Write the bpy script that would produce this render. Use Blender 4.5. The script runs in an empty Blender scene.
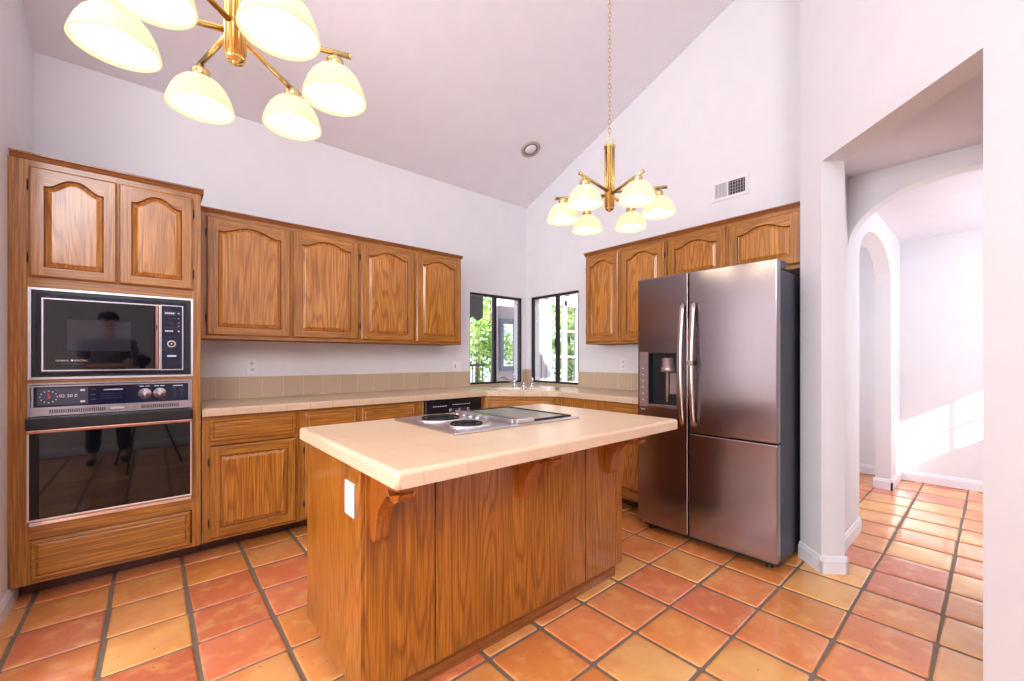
import bpy, bmesh, math, random
from mathutils import Vector, Matrix
random.seed(7)
PI = math.pi
sc = bpy.context.scene
C = sc.collection

# ------------------------------------------------------------------ camera, world, sun, big lights, exposure
YAW = math.radians(49.16)
CAM_H = 1.25
cd = bpy.data.cameras.new('camera'); cam = bpy.data.objects.new('camera', cd); C.objects.link(cam)
cd.sensor_width = 36.0; cd.lens = 418.0 * 36.0 / 1024.0
cd.shift_y = (358.6 - 340.5) / 1024.0
cd.clip_start = 0.03
cam.location = (0, 0, CAM_H)
cam.rotation_euler = (PI / 2, 0, YAW - PI / 2)
sc.camera = cam
sc.view_settings.view_transform = 'Standard'; sc.view_settings.look = 'None'
sc.view_settings.gamma = 1.0; sc.view_settings.use_curve_mapping = False
sc.view_settings.exposure = 0.0

w = bpy.data.worlds.new('world'); sc.world = w; w.use_nodes = True
wn = w.node_tree.nodes; wl = w.node_tree.links
bg = wn['Background']; bg.inputs['Strength'].default_value = 1.6
bg.inputs['Color'].default_value = (0.80, 0.90, 1.0, 1)

def light(kind, name, loc, power, color=(1, 1, 1), size=None, sizey=None, direction=None, radius=None):
    l = bpy.data.lights.new(name, kind); l.energy = power; l.color = color
    if kind == 'AREA':
        l.shape = 'RECTANGLE'; l.size = size; l.size_y = sizey or size
    if radius is not None: l.shadow_soft_size = radius
    o = bpy.data.objects.new(name, l); C.objects.link(o); o.location = loc
    if direction is not None:
        o.rotation_euler = Vector(direction).to_track_quat('-Z', 'Y').to_euler()
    return o
sun = light('SUN', 'sun', (3, -6, 9), 14.0, (1.0, 0.96, 0.9), direction=(0.5, 1.0, -0.68))
sun.data.angle = math.radians(0.6)
DAY = (0.93, 0.95, 1.0)
# added area lamps stand for daylight; only one sits at the sunlit hall window
light('AREA', 'dining_fill', (-3.45, 0.7, 1.7), 165, DAY, 1.9, 1.7, (1, 0.15, 0))  # added fill at an unseen dining window
light('AREA', 'back_fill', (-0.9, -1.34, 3.1), 128, DAY, 2.4, 1.5, (0.15, 1, -0.12))  # added fill behind the camera, at a made-up high window
light('AREA', 'hall_daylight_fill', (5.15, -1.36, 1.83), 15, DAY, 0.9, 0.5, (0, 1, 0))
light('AREA', 'passage_fill', (4.7, 2.36, 1.5), 14, DAY, 0.9, 1.1, (0, -1, 0))  # added to brighten the passage, no window known there
light('AREA', 'hall_daylight_fill', (4.3, -1.36, 1.5), 19, DAY, 0.9, 1.2, (0.1, 1, 0))  # added to brighten the hall, has no window of its own

# ------------------------------------------------------------------ materials
def lin(r, g, b):
    f = lambda c: (c / 255 / 12.92) if c / 255 <= 0.04045 else ((c / 255 + 0.055) / 1.055) ** 2.4
    return (f(r), f(g), f(b), 1)

class NT:
    def __init__(s, name):
        s.m = bpy.data.materials.new(name); s.m.use_nodes = True
        s.n = s.m.node_tree.nodes; s.l = s.m.node_tree.links
        s.b = s.n['Principled BSDF']
    def node(s, t, **k):
        x = s.n.new(t)
        for a, v in k.items(): setattr(x, a, v)
        return x
    def link(s, a, b): s.l.new(a, b)
    def math(s, op, a, b=None):
        x = s.node('ShaderNodeMath', operation=op)
        for i, v in enumerate((a, b)):
            if v is None: continue
            if isinstance(v, (int, float)): x.inputs[i].default_value = v
            else: s.link(v, x.inputs[i])
        return x.outputs[0]
    def mix(s, fac, a, b):
        x = s.node('ShaderNodeMix', data_type='RGBA')
        for i, v in ((0, fac), (6, a), (7, b)):
            if isinstance(v, (int, float, tuple)): x.inputs[i].default_value = v
            else: s.link(v, x.inputs[i])
        return x.outputs[2]

def plain(name, col, rough=0.5, metal=0.0, coat=0.0, spec=None, emit=None, es=0.0, trans=0.0, alpha=None, bump=None):
    t = NT(name); b = t.b
    b.inputs['Base Color'].default_value = col; b.inputs['Roughness'].default_value = rough
    b.inputs['Metallic'].default_value = metal; b.inputs['Coat Weight'].default_value = coat
    b.inputs['Coat Roughness'].default_value = 0.12
    if spec is not None: b.inputs['Specular IOR Level'].default_value = spec
    if emit: b.inputs['Emission Color'].default_value = emit; b.inputs['Emission Strength'].default_value = es
    if trans: b.inputs['Transmission Weight'].default_value = trans
    # a faint procedural variation so that no surface is perfectly even
    tc = t.node('ShaderNodeTexCoord'); no = t.node('ShaderNodeTexNoise'); no.inputs['Scale'].default_value = 6.0
    t.link(tc.outputs['Object'], no.inputs['Vector'])
    c2 = tuple(min(1, c * 0.93) for c in col[:3]) + (1,)
    t.link(t.mix(no.outputs['Fac'], col, c2), b.inputs['Base Color'])
    if bump:
        nb = t.node('ShaderNodeTexNoise'); nb.inputs['Scale'].default_value = bump[0]; nb.inputs['Detail'].default_value = 3
        t.link(tc.outputs['Object'], nb.inputs['Vector'])
        bp = t.node('ShaderNodeBump'); bp.inputs['Strength'].default_value = bump[1]; bp.inputs['Distance'].default_value = 0.002
        t.link(nb.outputs['Fac'], bp.inputs['Height']); t.link(bp.outputs['Normal'], b.inputs['Normal'])
    return t.m

def wood(name, axis, light_c, mid_c, dark_c, ringscale=1.0, rough=0.33, ringmix=0.25):
    t = NT(name); b = t.b
    tc = t.node('ShaderNodeTexCoord'); oi = t.node('ShaderNodeObjectInfo')
    off = t.node('ShaderNodeVectorMath', operation='SCALE'); off.inputs[0].default_value = (7.3, 5.1, 9.7)
    t.link(oi.outputs['Random'], off.inputs['Scale'])
    ad = t.node('ShaderNodeVectorMath', operation='ADD')
    t.link(tc.outputs['Object'], ad.inputs[0]); t.link(off.outputs[0], ad.inputs[1])
    def mapped(sc_across, sc_along):
        mp = t.node('ShaderNodeMapping')
        s = [sc_across] * 3; s['xyz'.index(axis)] = sc_along
        mp.inputs['Scale'].default_value = s
        t.link(ad.outputs[0], mp.inputs['Vector']); return mp.outputs[0]
    n1 = t.node('ShaderNodeTexNoise'); n1.inputs['Scale'].default_value = 1.0; n1.inputs['Detail'].default_value = 1.5
    n1.inputs['Roughness'].default_value = 0.45
    t.link(mapped(6.0 * ringscale, 0.5 * ringscale), n1.inputs['Vector'])
    rings = t.math('SINE', t.math('MULTIPLY', n1.outputs['Fac'], 120.0))
    r01 = t.math('MULTIPLY_ADD', rings, 0.5); r01.node.inputs[2].default_value = 0.5
    r01 = t.math('POWER', r01, 3.0)
    n2 = t.node('ShaderNodeTexNoise'); n2.inputs['Scale'].default_value = 1.0; n2.inputs['Detail'].default_value = 4
    n2.inputs['Roughness'].default_value = 0.65
    t.link(mapped(170.0, 3.5), n2.inputs['Vector'])
    n3 = t.node('ShaderNodeTexNoise'); n3.inputs['Scale'].default_value = 1.0; n3.inputs['Detail'].default_value = 2
    t.link(mapped(9.0, 1.6), n3.inputs['Vector'])
    fine = t.node('ShaderNodeMapRange'); fine.inputs[1].default_value = 0.42; fine.inputs[2].default_value = 0.60
    t.link(n2.outputs['Fac'], fine.inputs[0])
    c1 = t.mix(n3.outputs['Fac'], mid_c, light_c)
    c2 = t.mix(t.math('MULTIPLY', r01, ringmix), c1, dark_c)
    pf = t.math('MULTIPLY', t.math('SUBTRACT', 1.0, fine.outputs[0]), 0.55)
    c3 = t.mix(pf, c2, dark_c)
    t.link(c3, b.inputs['Base Color'])
    b.inputs['Roughness'].default_value = rough
    b.inputs['Coat Weight'].default_value = 0.45; b.inputs['Coat Roughness'].default_value = 0.13
    bp = t.node('ShaderNodeBump'); bp.inputs['Strength'].default_value = 0.25; bp.inputs['Distance'].default_value = 0.0015
    t.link(n2.outputs['Fac'], bp.inputs['Height']); t.link(bp.outputs['Normal'], b.inputs['Normal'])
    return t.m

OL, OM, OD = lin(214, 146, 66), lin(186, 116, 42), lin(104, 54, 14)
M = {}
FL, FM, FD = lin(206, 140, 60), lin(174, 108, 36), lin(92, 48, 12)
M['oak'] = wood('oak_vertical_grain', 'z', FL, FM, FD)
M['oak_h'] = wood('oak_horizontal_grain', 'x', FL, FM, FD)
M['oak_edge_shade'] = wood('oak_routed_edge_shade', 'z', lin(150, 90, 42), lin(128, 72, 30), lin(80, 40, 14))  # darker tone paints the groove's shade line into the routed strip
M['oak_panel'] = wood('oak_panel_grain', 'z', lin(222, 152, 68), lin(198, 126, 48), lin(116, 60, 16), 1.1, 0.26, 0.5)
IL, IM, ID = lin(196, 124, 36), lin(168, 98, 20), lin(88, 42, 6)
M['isl'] = wood('island_oak_vertical', 'z', IL, IM, ID, 1.15, 0.33, 0.5)
M['isl_h'] = wood('island_oak_horizontal', 'x', lin(180, 112, 55), lin(152, 88, 38), lin(95, 48, 16))
M['corbel'] = wood('corbel_stained_wood', 'z', lin(186, 108, 36), lin(158, 84, 22), lin(96, 42, 10), 1.0, 0.3)
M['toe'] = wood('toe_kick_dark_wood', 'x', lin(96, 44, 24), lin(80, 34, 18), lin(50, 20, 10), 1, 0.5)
M['crown'] = wood('crown_wood', 'x', lin(168, 106, 50), lin(146, 86, 36), lin(96, 50, 18))
M['wall'] = plain('wall_paint', lin(231, 229, 233), 0.7, bump=(90, 0.25))
M['ceil'] = plain('ceiling_paint', lin(238, 235, 243), 0.85, bump=(60, 0.35))
M['trim'] = plain('baseboard_paint', lin(240, 236, 242), 0.4)
M['chrome'] = plain('chrome', (0.75, 0.74, 0.76, 1), 0.16, 1.0)
M['alu'] = plain('satin_aluminium', (0.72, 0.70, 0.74, 1), 0.3, 1.0)
M['fascia'] = plain('chrome_fascia', (0.48, 0.46, 0.50, 1), 0.22, 1.0)
M['copper'] = plain('copper_tone_metal', lin(190, 140, 125), 0.28, 1.0)
M['brass'] = plain('polished_brass', lin(222, 196, 132), 0.2, 1.0)
M['brass_dull'] = plain('antique_brass_chain', lin(196, 160, 100), 0.3, 1.0)
M['blackglass'] = plain('black_oven_glass', (0.004, 0.004, 0.006, 1), 0.03, 0.0, 0.0, 0.45)
M['black'] = plain('black_plastic', (0.006, 0.006, 0.010, 1), 0.35)
M['panelblue'] = plain('blue_black_control_glass', lin(14, 20, 52), 0.12, 0, 0.0)
M['panelgrey'] = plain('grey_clock_lens', lin(70, 74, 96), 0.15, 0, 0.0)
M['mwscreen'] = plain('microwave_screen_mesh', lin(40, 40, 50), 0.05, 0, 0.0)
M['steel'] = plain('dark_stainless', lin(164, 154, 160), 0.21, 1.0)
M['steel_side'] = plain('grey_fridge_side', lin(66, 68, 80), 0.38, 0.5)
M['handle'] = plain('brushed_handle_steel', lin(206, 192, 186), 0.26, 1.0)
M['gap'] = plain('dark_gasket', (0.008, 0.008, 0.01, 1), 0.5)
M['dispenser'] = plain('dispenser_strip', lin(168, 146, 144), 0.25, 0.6)
M['outlet'] = plain('outlet_plastic', lin(240, 236, 240), 0.35)
M['slot'] = plain('outlet_slots', lin(60, 52, 56), 0.6)
M['white_on'] = plain('printed_white', lin(225, 225, 235), 0.5)
M['red'] = plain('red_marking', lin(205, 60, 60), 0.5)
M['window_frame'] = plain('bronze_window_frame', lin(48, 42, 46), 0.35, 0.5)
M['coil'] = plain('burner_coil', lin(26, 24, 28), 0.45, 0.4)
M['griddle'] = plain('griddle_plate', lin(168, 160, 150), 0.35, 0.8)
M['porcelain'] = plain('almond_porcelain', lin(238, 222, 205), 0.15, 0, 0.5)
M['tilebeige'] = plain('splash_trim', lin(196, 166, 140), 0.3)
M['vent'] = plain('vent_white_metal', lin(236, 230, 236), 0.4)
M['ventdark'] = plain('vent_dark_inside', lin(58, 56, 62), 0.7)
M['ventgrey'] = plain('vent_grey_louvre', lin(170, 165, 172), 0.5)
M['bulb'] = plain('lit_bulb', (1, 1, 1, 1), 0.3, emit=(1.0, 0.97, 0.85, 1), es=16.0)
M['detector'] = plain('speaker_taupe', lin(176, 164, 152), 0.5)

def shade_mat():
    t = NT('lit_opal_glass')
    t.b.inputs['Base Color'].default_value = (0.42, 0.38, 0.22, 1); t.b.inputs['Roughness'].default_value = 0.25
    g = t.node('ShaderNodeTexCoord'); s = t.node('ShaderNodeTexNoise'); s.inputs['Scale'].default_value = 18
    t.link(g.outputs['Object'], s.inputs['Vector'])
    t.link(t.mix(s.outputs['Fac'], (1.0, 0.90, 0.50, 1), (1.0, 0.93, 0.62, 1)), t.b.inputs['Emission Color'])
    t.b.inputs['Emission Strength'].default_value = 0.62
    tr = t.node('ShaderNodeBsdfTranslucent'); tr.inputs['Color'].default_value = (1, 0.95, 0.75, 1)
    mx = t.node('ShaderNodeMixShader'); mx.inputs[0].default_value = 0.10
    t.link(t.b.outputs[0], mx.inputs[1]); t.link(tr.outputs[0], mx.inputs[2])
    t.link(mx.outputs[0], t.n['Material Output'].inputs['Surface'])
    return t.m
M['shade'] = shade_mat()

def glass_mat():
    t = NT('window_glass')
    tr = t.node('ShaderNodeBsdfTransparent'); gl = t.node('ShaderNodeBsdfGlossy'); gl.inputs['Roughness'].default_value = 0.01
    lw = t.node('ShaderNodeLayerWeight'); lw.inputs['Blend'].default_value = 0.5
    fk = t.math('MULTIPLY_ADD', t.math('POWER', lw.outputs['Facing'], 5.0), 0.9); fk.node.inputs[2].default_value = 0.035
    mx = t.node('ShaderNodeMixShader')
    t.link(fk, mx.inputs[0]); t.link(tr.outputs[0], mx.inputs[1]); t.link(gl.outputs[0], mx.inputs[2])
    t.link(mx.outputs[0], t.n['Material Output'].inputs['Surface'])
    return t.m
M['glass'] = glass_mat()

def lit_pane():
    t = NT('glowing_window_pane')
    t.b.inputs['Base Color'].default_value = (0.8, 0.85, 0.9, 1)
    tc = t.node('ShaderNodeTexCoord'); n = t.node('ShaderNodeTexNoise'); n.inputs['Scale'].default_value = 1.5
    t.link(tc.outputs['Object'], n.inputs['Vector'])
    t.link(t.mix(n.outputs['Fac'], (0.85, 0.95, 1, 1), (1, 1, 1, 1)), t.b.inputs['Emission Color'])
    t.b.inputs['Emission Strength'].default_value = 2.2
    return t.m
M['litpane'] = lit_pane()

def tilemat(name, sp, ox, oy, oz, c1, c2, grout, gw=0.0025, rough=0.3):
    """glazed square tiles: joint lines on the object's own grid"""
    t = NT(name); b = t.b
    tc = t.node('ShaderNodeTexCoord'); sx = t.node('ShaderNodeSeparateXYZ'); t.link(tc.outputs['Object'], sx.inputs[0])
    g = None; cells = []
    for i, o in enumerate((ox, oy, oz)):
        if o is None: continue
        u = t.math('DIVIDE', t.math('SUBTRACT', sx.outputs[i], o), sp)
        fr = t.math('FRACT', u); cells.append(t.math('FLOOR', u))
        d = t.math('MINIMUM', fr, t.math('SUBTRACT', 1.0, fr))
        ln = t.math('LESS_THAN', d, gw / sp / 1.0)
        g = ln if g is None else t.math('MAXIMUM', g, ln)
    cm = t.node('ShaderNodeCombineXYZ')
    for i, c in enumerate(cells): t.link(c, cm.inputs[i])
    wn_ = t.node('ShaderNodeTexWhiteNoise'); t.link(cm.outputs[0], wn_.inputs['Vector'])
    nz = t.node('ShaderNodeTexNoise'); nz.inputs['Scale'].default_value = 9; t.link(tc.outputs['Object'], nz.inputs['Vector'])
    f = t.math('MULTIPLY_ADD', wn_.outputs['Value'], 0.6); f.node.inputs[2].default_value = 0.0
    f = t.math('ADD', f, t.math('MULTIPLY', nz.outputs['Fac'], 0.4))
    t.link(t.mix(g, t.mix(f, c1, c2), grout), b.inputs['Base Color'])
    b.inputs['Roughness'].default_value = rough
    bp = t.node('ShaderNodeBump'); bp.inputs['Strength'].default_value = 0.5; bp.inputs['Distance'].default_value = 0.001
    t.link(t.math('SUBTRACT', 1.0, g), bp.inputs['Height']); t.link(bp.outputs['Normal'], b.inputs['Normal'])
    return t.m
M['counter'] = tilemat('counter_tile', 0.152, 0.10, 0.07, None, lin(216, 190, 160), lin(208, 180, 150), lin(192, 162, 134), 0.0022, 0.28)
M['splash'] = tilemat('backsplash_tile', 0.152, 0.064, 0.031, None, lin(200, 176, 150), lin(190, 166, 140), lin(214, 196, 174), 0.0022, 0.3)
M['isltop'] = tilemat('island_tile', 0.152, 0.055, 0.115, None, lin(222, 194, 164), lin(212, 182, 150), lin(206, 176, 146), 0.0018, 0.3)

def floor_mats():
    t = NT('saltillo_tile'); b = t.b
    at = t.node('ShaderNodeAttribute', attribute_name='tint'); tc = t.node('ShaderNodeTexCoord')
    n1 = t.node('ShaderNodeTexNoise'); n1.inputs['Scale'].default_value = 4.2; n1.inputs['Detail'].default_value = 3
    n2 = t.node('ShaderNodeTexNoise'); n2.inputs['Scale'].default_value = 11; n2.inputs['Detail'].default_value = 5
    n3 = t.node('ShaderNodeTexNoise'); n3.inputs['Scale'].default_value = 55; n3.inputs['Detail'].default_value = 1
    for n in (n1, n2, n3): t.link(tc.outputs['Object'], n.inputs['Vector'])
    mr = t.node('ShaderNodeMapRange'); mr.inputs[1].default_value = 0.38; mr.inputs[2].default_value = 0.66
    t.link(n1.outputs['Fac'], mr.inputs[0])
    c = t.mix(t.math('MULTIPLY', mr.outputs[0], 0.6), at.outputs['Color'], lin(214, 116, 62))
    mr2 = t.node('ShaderNodeMapRange'); mr2.inputs[1].default_value = 0.5; mr2.inputs[2].default_value = 0.72
    t.link(n2.outputs['Fac'], mr2.inputs[0])
    c = t.mix(t.math('MULTIPLY', mr2.outputs[0], 0.5), c, lin(244, 190, 116))
    sp = t.node('ShaderNodeMapRange'); sp.inputs[1].default_value = 0.73; sp.inputs[2].default_value = 0.78
    t.link(n3.outputs['Fac'], sp.inputs[0])
    c = t.mix(t.math('MULTIPLY', sp.outputs[0], 0.7), c, lin(96, 52, 30))
    t.link(c, b.inputs['Base Color'])
    b.inputs['Roughness'].default_value = 0.30
    b.inputs['Coat Weight'].default_value = 0.6; b.inputs['Coat Roughness'].default_value = 0.10
    bp = t.node('ShaderNodeBump'); bp.inputs['Strength'].default_value = 0.35; bp.inputs['Distance'].default_value = 0.006
    t.link(n1.outputs['Fac'], bp.inputs['Height']); t.link(bp.outputs['Normal'], b.inputs['Normal'])
    g = plain('floor_grout', lin(126, 108, 92), 0.75, bump=(120, 0.4))
    return t.m, g
M['saltillo'], M['grout'] = floor_mats()

# ------------------------------------------------------------------ geometry helpers
class MB:
    """collects shapes and links them as ONE mesh object"""
    def __init__(s): s.bm = bmesh.new(); s.mi = 0
    def quad(s, pts):
        vs = [s.bm.verts.new(p) for p in pts]; f = s.bm.faces.new(vs); f.material_index = s.mi; return f
    def box(s, x0, x1, y0, y1, z0, z1, bev=0.0, seg=1):
        vs = [s.bm.verts.new((x, y, z)) for x in (x0, x1) for y in (y0, y1) for z in (z0, z1)]
        fs = []
        for a in ((0, 1, 3, 2), (4, 6, 7, 5), (0, 4, 5, 1), (2, 3, 7, 6), (0, 2, 6, 4), (1, 5, 7, 3)):
            f = s.bm.faces.new([vs[i] for i in a]); f.material_index = s.mi; fs.append(f)
        if bev:
            es = list({e for f in fs for e in f.edges})
            r = bmesh.ops.bevel(s.bm, geom=es, offset=bev, segments=seg, affect='EDGES', profile=0.5)
            for f in r['faces']: f.material_index = s.mi
        return s
    def prism(s, poly, h0, h1, axis='z', holes=(), bev=0.0, seg=2, only=None):
        """extrude a 2D polygon (with holes). axis z: (x,y); axis y: (x,z); axis x: (y,z)"""
        def p3(p, h):
            return {'z': (p[0], p[1], h), 'y': (p[0], h, p[1]), 'x': (h, p[0], p[1])}[axis]
        b2 = bmesh.new(); loops = []
        for lp in [poly] + list(holes):
            vs = [b2.verts.new(p3(p, h0)) for p in lp]
            loops.append([b2.edges.new((vs[i], vs[(i + 1) % len(vs)])) for i in range(len(vs))])
        if holes: bmesh.ops.triangle_fill(b2, edges=[e for l in loops for e in l], use_beauty=True)
        else: b2.faces.new([e.verts[0] for e in loops[0]] if False else [v for v in b2.verts])
        r = bmesh.ops.extrude_face_region(b2, geom=list(b2.faces))
        d = Vector(p3((0, 0), h1)) - Vector(p3((0, 0), h0))
        nv = [g for g in r['geom'] if isinstance(g, bmesh.types.BMVert)]
        bmesh.ops.translate(b2, verts=nv, vec=d)
        bmesh.ops.recalc_face_normals(b2, faces=list(b2.faces))
        if bev:
            es = [e for e in b2.edges if len(e.link_faces) == 2 and e.calc_face_angle(0) > 0.5]
            if only: es = [e for e in es if only(e)]
            bmesh.ops.bevel(b2, geom=es, offset=bev, segments=seg, affect='EDGES', profile=0.5)
        s.merge(b2); return s
    def merge(s, b2, mat=None):
        mp = {}
        for v in b2.verts: mp[v] = s.bm.verts.new(v.co if mat is None else mat @ v.co)
        for f in b2.faces:
            try:
                g = s.bm.faces.new([mp[v] for v in f.verts]); g.material_index = s.mi; g.smooth = f.smooth
            except ValueError: pass
        b2.free()
    def lathe(s, prof, c=(0, 0, 0), n=24, smooth=True, ax=None):
        """prof: (r, z) list, revolved about z through c (or about direction ax)"""
        q = Vector(ax).to_track_quat('Z', 'Y').to_matrix() if ax else None
        rings = []
        for r, z in prof:
            ring = []
            for k in range(n):
                a = 2 * PI * k / n; p = Vector((r * math.cos(a), r * math.sin(a), z))
                if q: p = q @ p
                ring.append(s.bm.verts.new(p + Vector(c)))
            rings.append(ring)
        for i in range(len(rings) - 1):
            for k in range(n):
                f = s.bm.faces.new((rings[i][k], rings[i][(k + 1) % n], rings[i + 1][(k + 1) % n], rings[i + 1][k]))
                f.material_index = s.mi; f.smooth = smooth
        for rg, (r, z) in ((rings[0], prof[0]), (rings[-1], prof[-1])):
            if r > 1e-4 and (prof[0] != prof[-1]):
                f = s.bm.faces.new(rg); f.material_index = s.mi
        return s
    def cyl(s, p0, p1, r, n=16, r1=None):
        d = Vector(p1) - Vector(p0)
        return s.lathe([(r, 0), (r if r1 is None else r1, d.length)], p0, n, True, d)
    def tube(s, pts, r, n=10, closed=False, caps=True, flat=None):
        """sweep along a polyline; r a number or a list"""
        pts = [Vector(p) for p in pts]; m = len(pts); rings = []
        up = Vector((0, 0, 1)); last = None
        for i, p in enumerate(pts):
            if closed: t = (pts[(i + 1) % m] - pts[i - 1]).normalized()
            else: t = (pts[min(i + 1, m - 1)] - pts[max(i - 1, 0)]).normalized()
            if last is None:
                u = up if abs(t.z) < 0.9 else Vector((1, 0, 0))
                a = t.cross(u).normalized()
            else:
                a = (last - t * last.dot(t)).normalized()
            last = a; b = t.cross(a)
            rr = r[i] if isinstance(r, (list, tuple)) else r
            fx, fy = flat or (1, 1)
            rings.append([s.bm.verts.new(p + (a * math.cos(2 * PI * k / n) * fx + b * math.sin(2 * PI * k / n) * fy) * rr) for k in range(n)])
        for i in range(m if closed else m - 1):
            A, B = rings[i], rings[(i + 1) % m]
            for k in range(n):
                f = s.bm.faces.new((A[k], A[(k + 1) % n], B[(k + 1) % n], B[k])); f.smooth = True; f.material_index = s.mi
        if caps and not closed:
            for rg in (rings[0], rings[-1]):
                f = s.bm.faces.new(rg); f.material_index = s.mi
        return s
    def build(s, name, mats, parent=None, loc=None, rotz=None, smooth_bevel=False):
        bmesh.ops.recalc_face_normals(s.bm, faces=list(s.bm.faces))
        me = bpy.data.meshes.new(name); s.bm.to_mesh(me); s.bm.free()
        for m_ in (mats if isinstance(mats, (list, tuple)) else [mats]): me.materials.append(m_)
        o = bpy.data.objects.new(name, me); C.objects.link(o)
        if parent: o.parent = parent
        if loc is not None: o.location = loc
        if rotz is not None: o.rotation_euler.z = rotz
        return o

def thing(name, label, cat, loc=(0, 0, 0), rotz=0.0, group=None):
    o = bpy.data.objects.new(name, None); C.objects.link(o); o.empty_display_size = 0.1
    o.location = loc; o.rotation_euler = (0, 0, rotz)
    o['label'] = label; o['category'] = cat
    if group: o['group'] = group
    return o
def tag(o, label, cat, group=None, kind=None):
    o['label'] = label; o['category'] = cat
    if group: o['group'] = group
    if kind: o['kind'] = kind
    return o
def struct(o): o['kind'] = 'structure'; return o
def copy_tree(o, parent=None, inv=True):
    c = o.copy(); C.objects.link(c)
    if parent: c.parent = parent
    for ch in list(o.children): copy_tree(ch, c)
    return c
def text_part(name, body, size, mat, parent, loc, rot, label=None, align='LEFT'):
    cu = bpy.data.curves.new('t', 'FONT'); cu.body = body; cu.size = size; cu.extrude = 0.0003; cu.align_x = align
    o = bpy.data.objects.new('t', cu); C.objects.link(o)
    me = bpy.data.meshes.new_from_object(o.evaluated_get(bpy.context.evaluated_depsgraph_get()))
    bpy.data.objects.remove(o); bpy.data.curves.remove(cu)
    me.materials.clear(); me.materials.append(mat)
    p = bpy.data.objects.new(name, me); C.objects.link(p); p.parent = parent; p.location = loc; p.rotation_euler = rot
    if label: p['label'] = label
    return p

# ------------------------------------------------------------------ the room: dimensions measured from the photograph
XL, YN, XE = -0.539, 3.83, 3.546          # left wall, long cabinet wall, fridge wall
CS, CZ = 0.409, 3.12                      # ceiling slope, ceiling height at the long wall
def cz(y): return CZ + CS * (YN - y)
YB, XD, XF = -1.40, -3.60, 5.90           # wall behind the camera, dining wall, hall end wall
HZ = 2.465                                # hall ceiling height

# floor: one mesh of hand-made tiles set in wide grout
def make_floor():
    mb = MB(); bm = mb.bm
    lay = bm.loops.layers.float_color.new('tint')
    mb.mi = 1
    mb.box(XD - 0.1, XF + 0.15, YB - 0.15, YN + 0.15, -0.08, -0.0045)
    mb.mi = 0
    xs = [0.148 + 0.306 * k for k in range(-13, 6)] + [1.984 + 0.3145 * k for k in range(0, 14)]
    ys = [0.775 + 0.3035 * k for k in range(-8, 11)]
    pal = [(226, 158, 92), (232, 172, 98), (218, 132, 76), (212, 122, 88), (232, 168, 104), (204, 110, 76), (222, 148, 82), (236, 180, 110), (214, 138, 70), (226, 142, 86)]
    rnd = random.Random(11)
    for i in range(len(xs) - 1):
        for j in range(len(ys) - 1):
            x0, x1 = max(xs[i] + 0.0095, XD), min(xs[i + 1] - 0.0095, XF)
            y0, y1 = max(ys[j] + 0.0065, YB), min(ys[j + 1] - 0.0065, YN)
            if x1 - x0 < 0.03 or y1 - y0 < 0.03: continue
            col = lin(*rnd.choice(pal)); jj = 0.98 + rnd.random() * 0.2
            col = (col[0] * jj, col[1] * jj, col[2] * jj, 1)
            jit = [(rnd.uniform(-.003, .003), rnd.uniform(-.003, .003)) for _ in range(4)]
            cor = [(x0 + jit[0][0], y0 + jit[0][1]), (x1 + jit[1][0], y0 + jit[1][1]), (x1 + jit[2][0], y1 + jit[2][1]), (x0 + jit[3][0], y1 + jit[3][1])]
            def ring(ins, z, rc):
                out = []
                cx_, cy_ = (x0 + x1) / 2, (y0 + y1) / 2
                for q, (px, py) in enumerate(cor):
                    sx_, sy_ = (1 if px < cx_ else -1), (1 if py < cy_ else -1)
                    bx, by = px + sx_ * ins, py + sy_ * ins
                    pa = (bx, by + sy_ * rc); pb = (bx + sx_ * rc, by); pm = (bx + sx_ * rc * .3, by + sy_ * rc * .3)
                    tri = (pa, pm, pb) if q in (0, 2) else (pb, pm, pa)
                    out += [bm.verts.new((a, b, z)) for a, b in tri]
                return out
            tilt = rnd.uniform(-.0008, .0008)
            r = [ring(0, -0.005, .010), ring(0.002, -0.0012 + tilt, .010), ring(0.010, 0.0 + tilt, .012), ring(0.06, 0.0006 + tilt, .02)]
            fs = []
            for a, b in zip(r, r[1:]):
                for k in range(12): fs.append(bm.faces.new((a[k], a[(k + 1) % 12], b[(k + 1) % 12], b[k])))
            fs.append(bm.faces.new(r[-1]))
            for f in fs:
                f.smooth = True; f.material_index = 0
                for l in f.loops: l[lay] = col
    return struct(mb.build('floor', [M['saltillo'], M['grout']]))
make_floor()

def arch_pts(a0, a1, zs, zt, n=20, p=2.0):
    c, hw = (a0 + a1) / 2, abs(a1 - a0) / 2
    out = []
    for k in range(n + 1):
        u = -1 + 2 * k / n if a1 > a0 else 1 - 2 * k / n
        ang = PI * (1 - k / n)
        out.append((c + (hw if a1 > a0 else -hw) * math.cos(ang), zs + (zt - zs) * math.sin(ang)))
    return out

# the two corner windows (clear openings)
WA = (2.69, 3.476, 0.958, 1.995)          # x0 x1 z0 z1 on the long wall
WB = (2.984, 3.747, 0.962, 2.002)         # y0 y1 z0 z1 on the fridge wall
def rect(a0, a1, b0, b1): return [(a0, b0), (a1, b0), (a1, b1), (a0, b1)]
m = MB(); m.prism([(XD - .15, 0), (XE + .15, 0), (XE + .15, cz(YN)), (XD - .15, cz(YN))], YN, YN + .15, 'y', [rect(*WA)])
struct(m.build('wall_north', M['wall']))
m = MB(); m.prism([(0.766, 0), (YN, 0), (YN, cz(YN)), (0.766, cz(0.766))], XE, XE + .15, 'x', [rect(*WB)])
struct(m.build('wall_east', M['wall']))
m = MB(); m.prism([(2.35, 0), (YN, 0), (YN, cz(YN)), (2.35, cz(2.35))], XL - .15, XL, 'x')
struct(m.build('wall_left', M['wall']))
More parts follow.
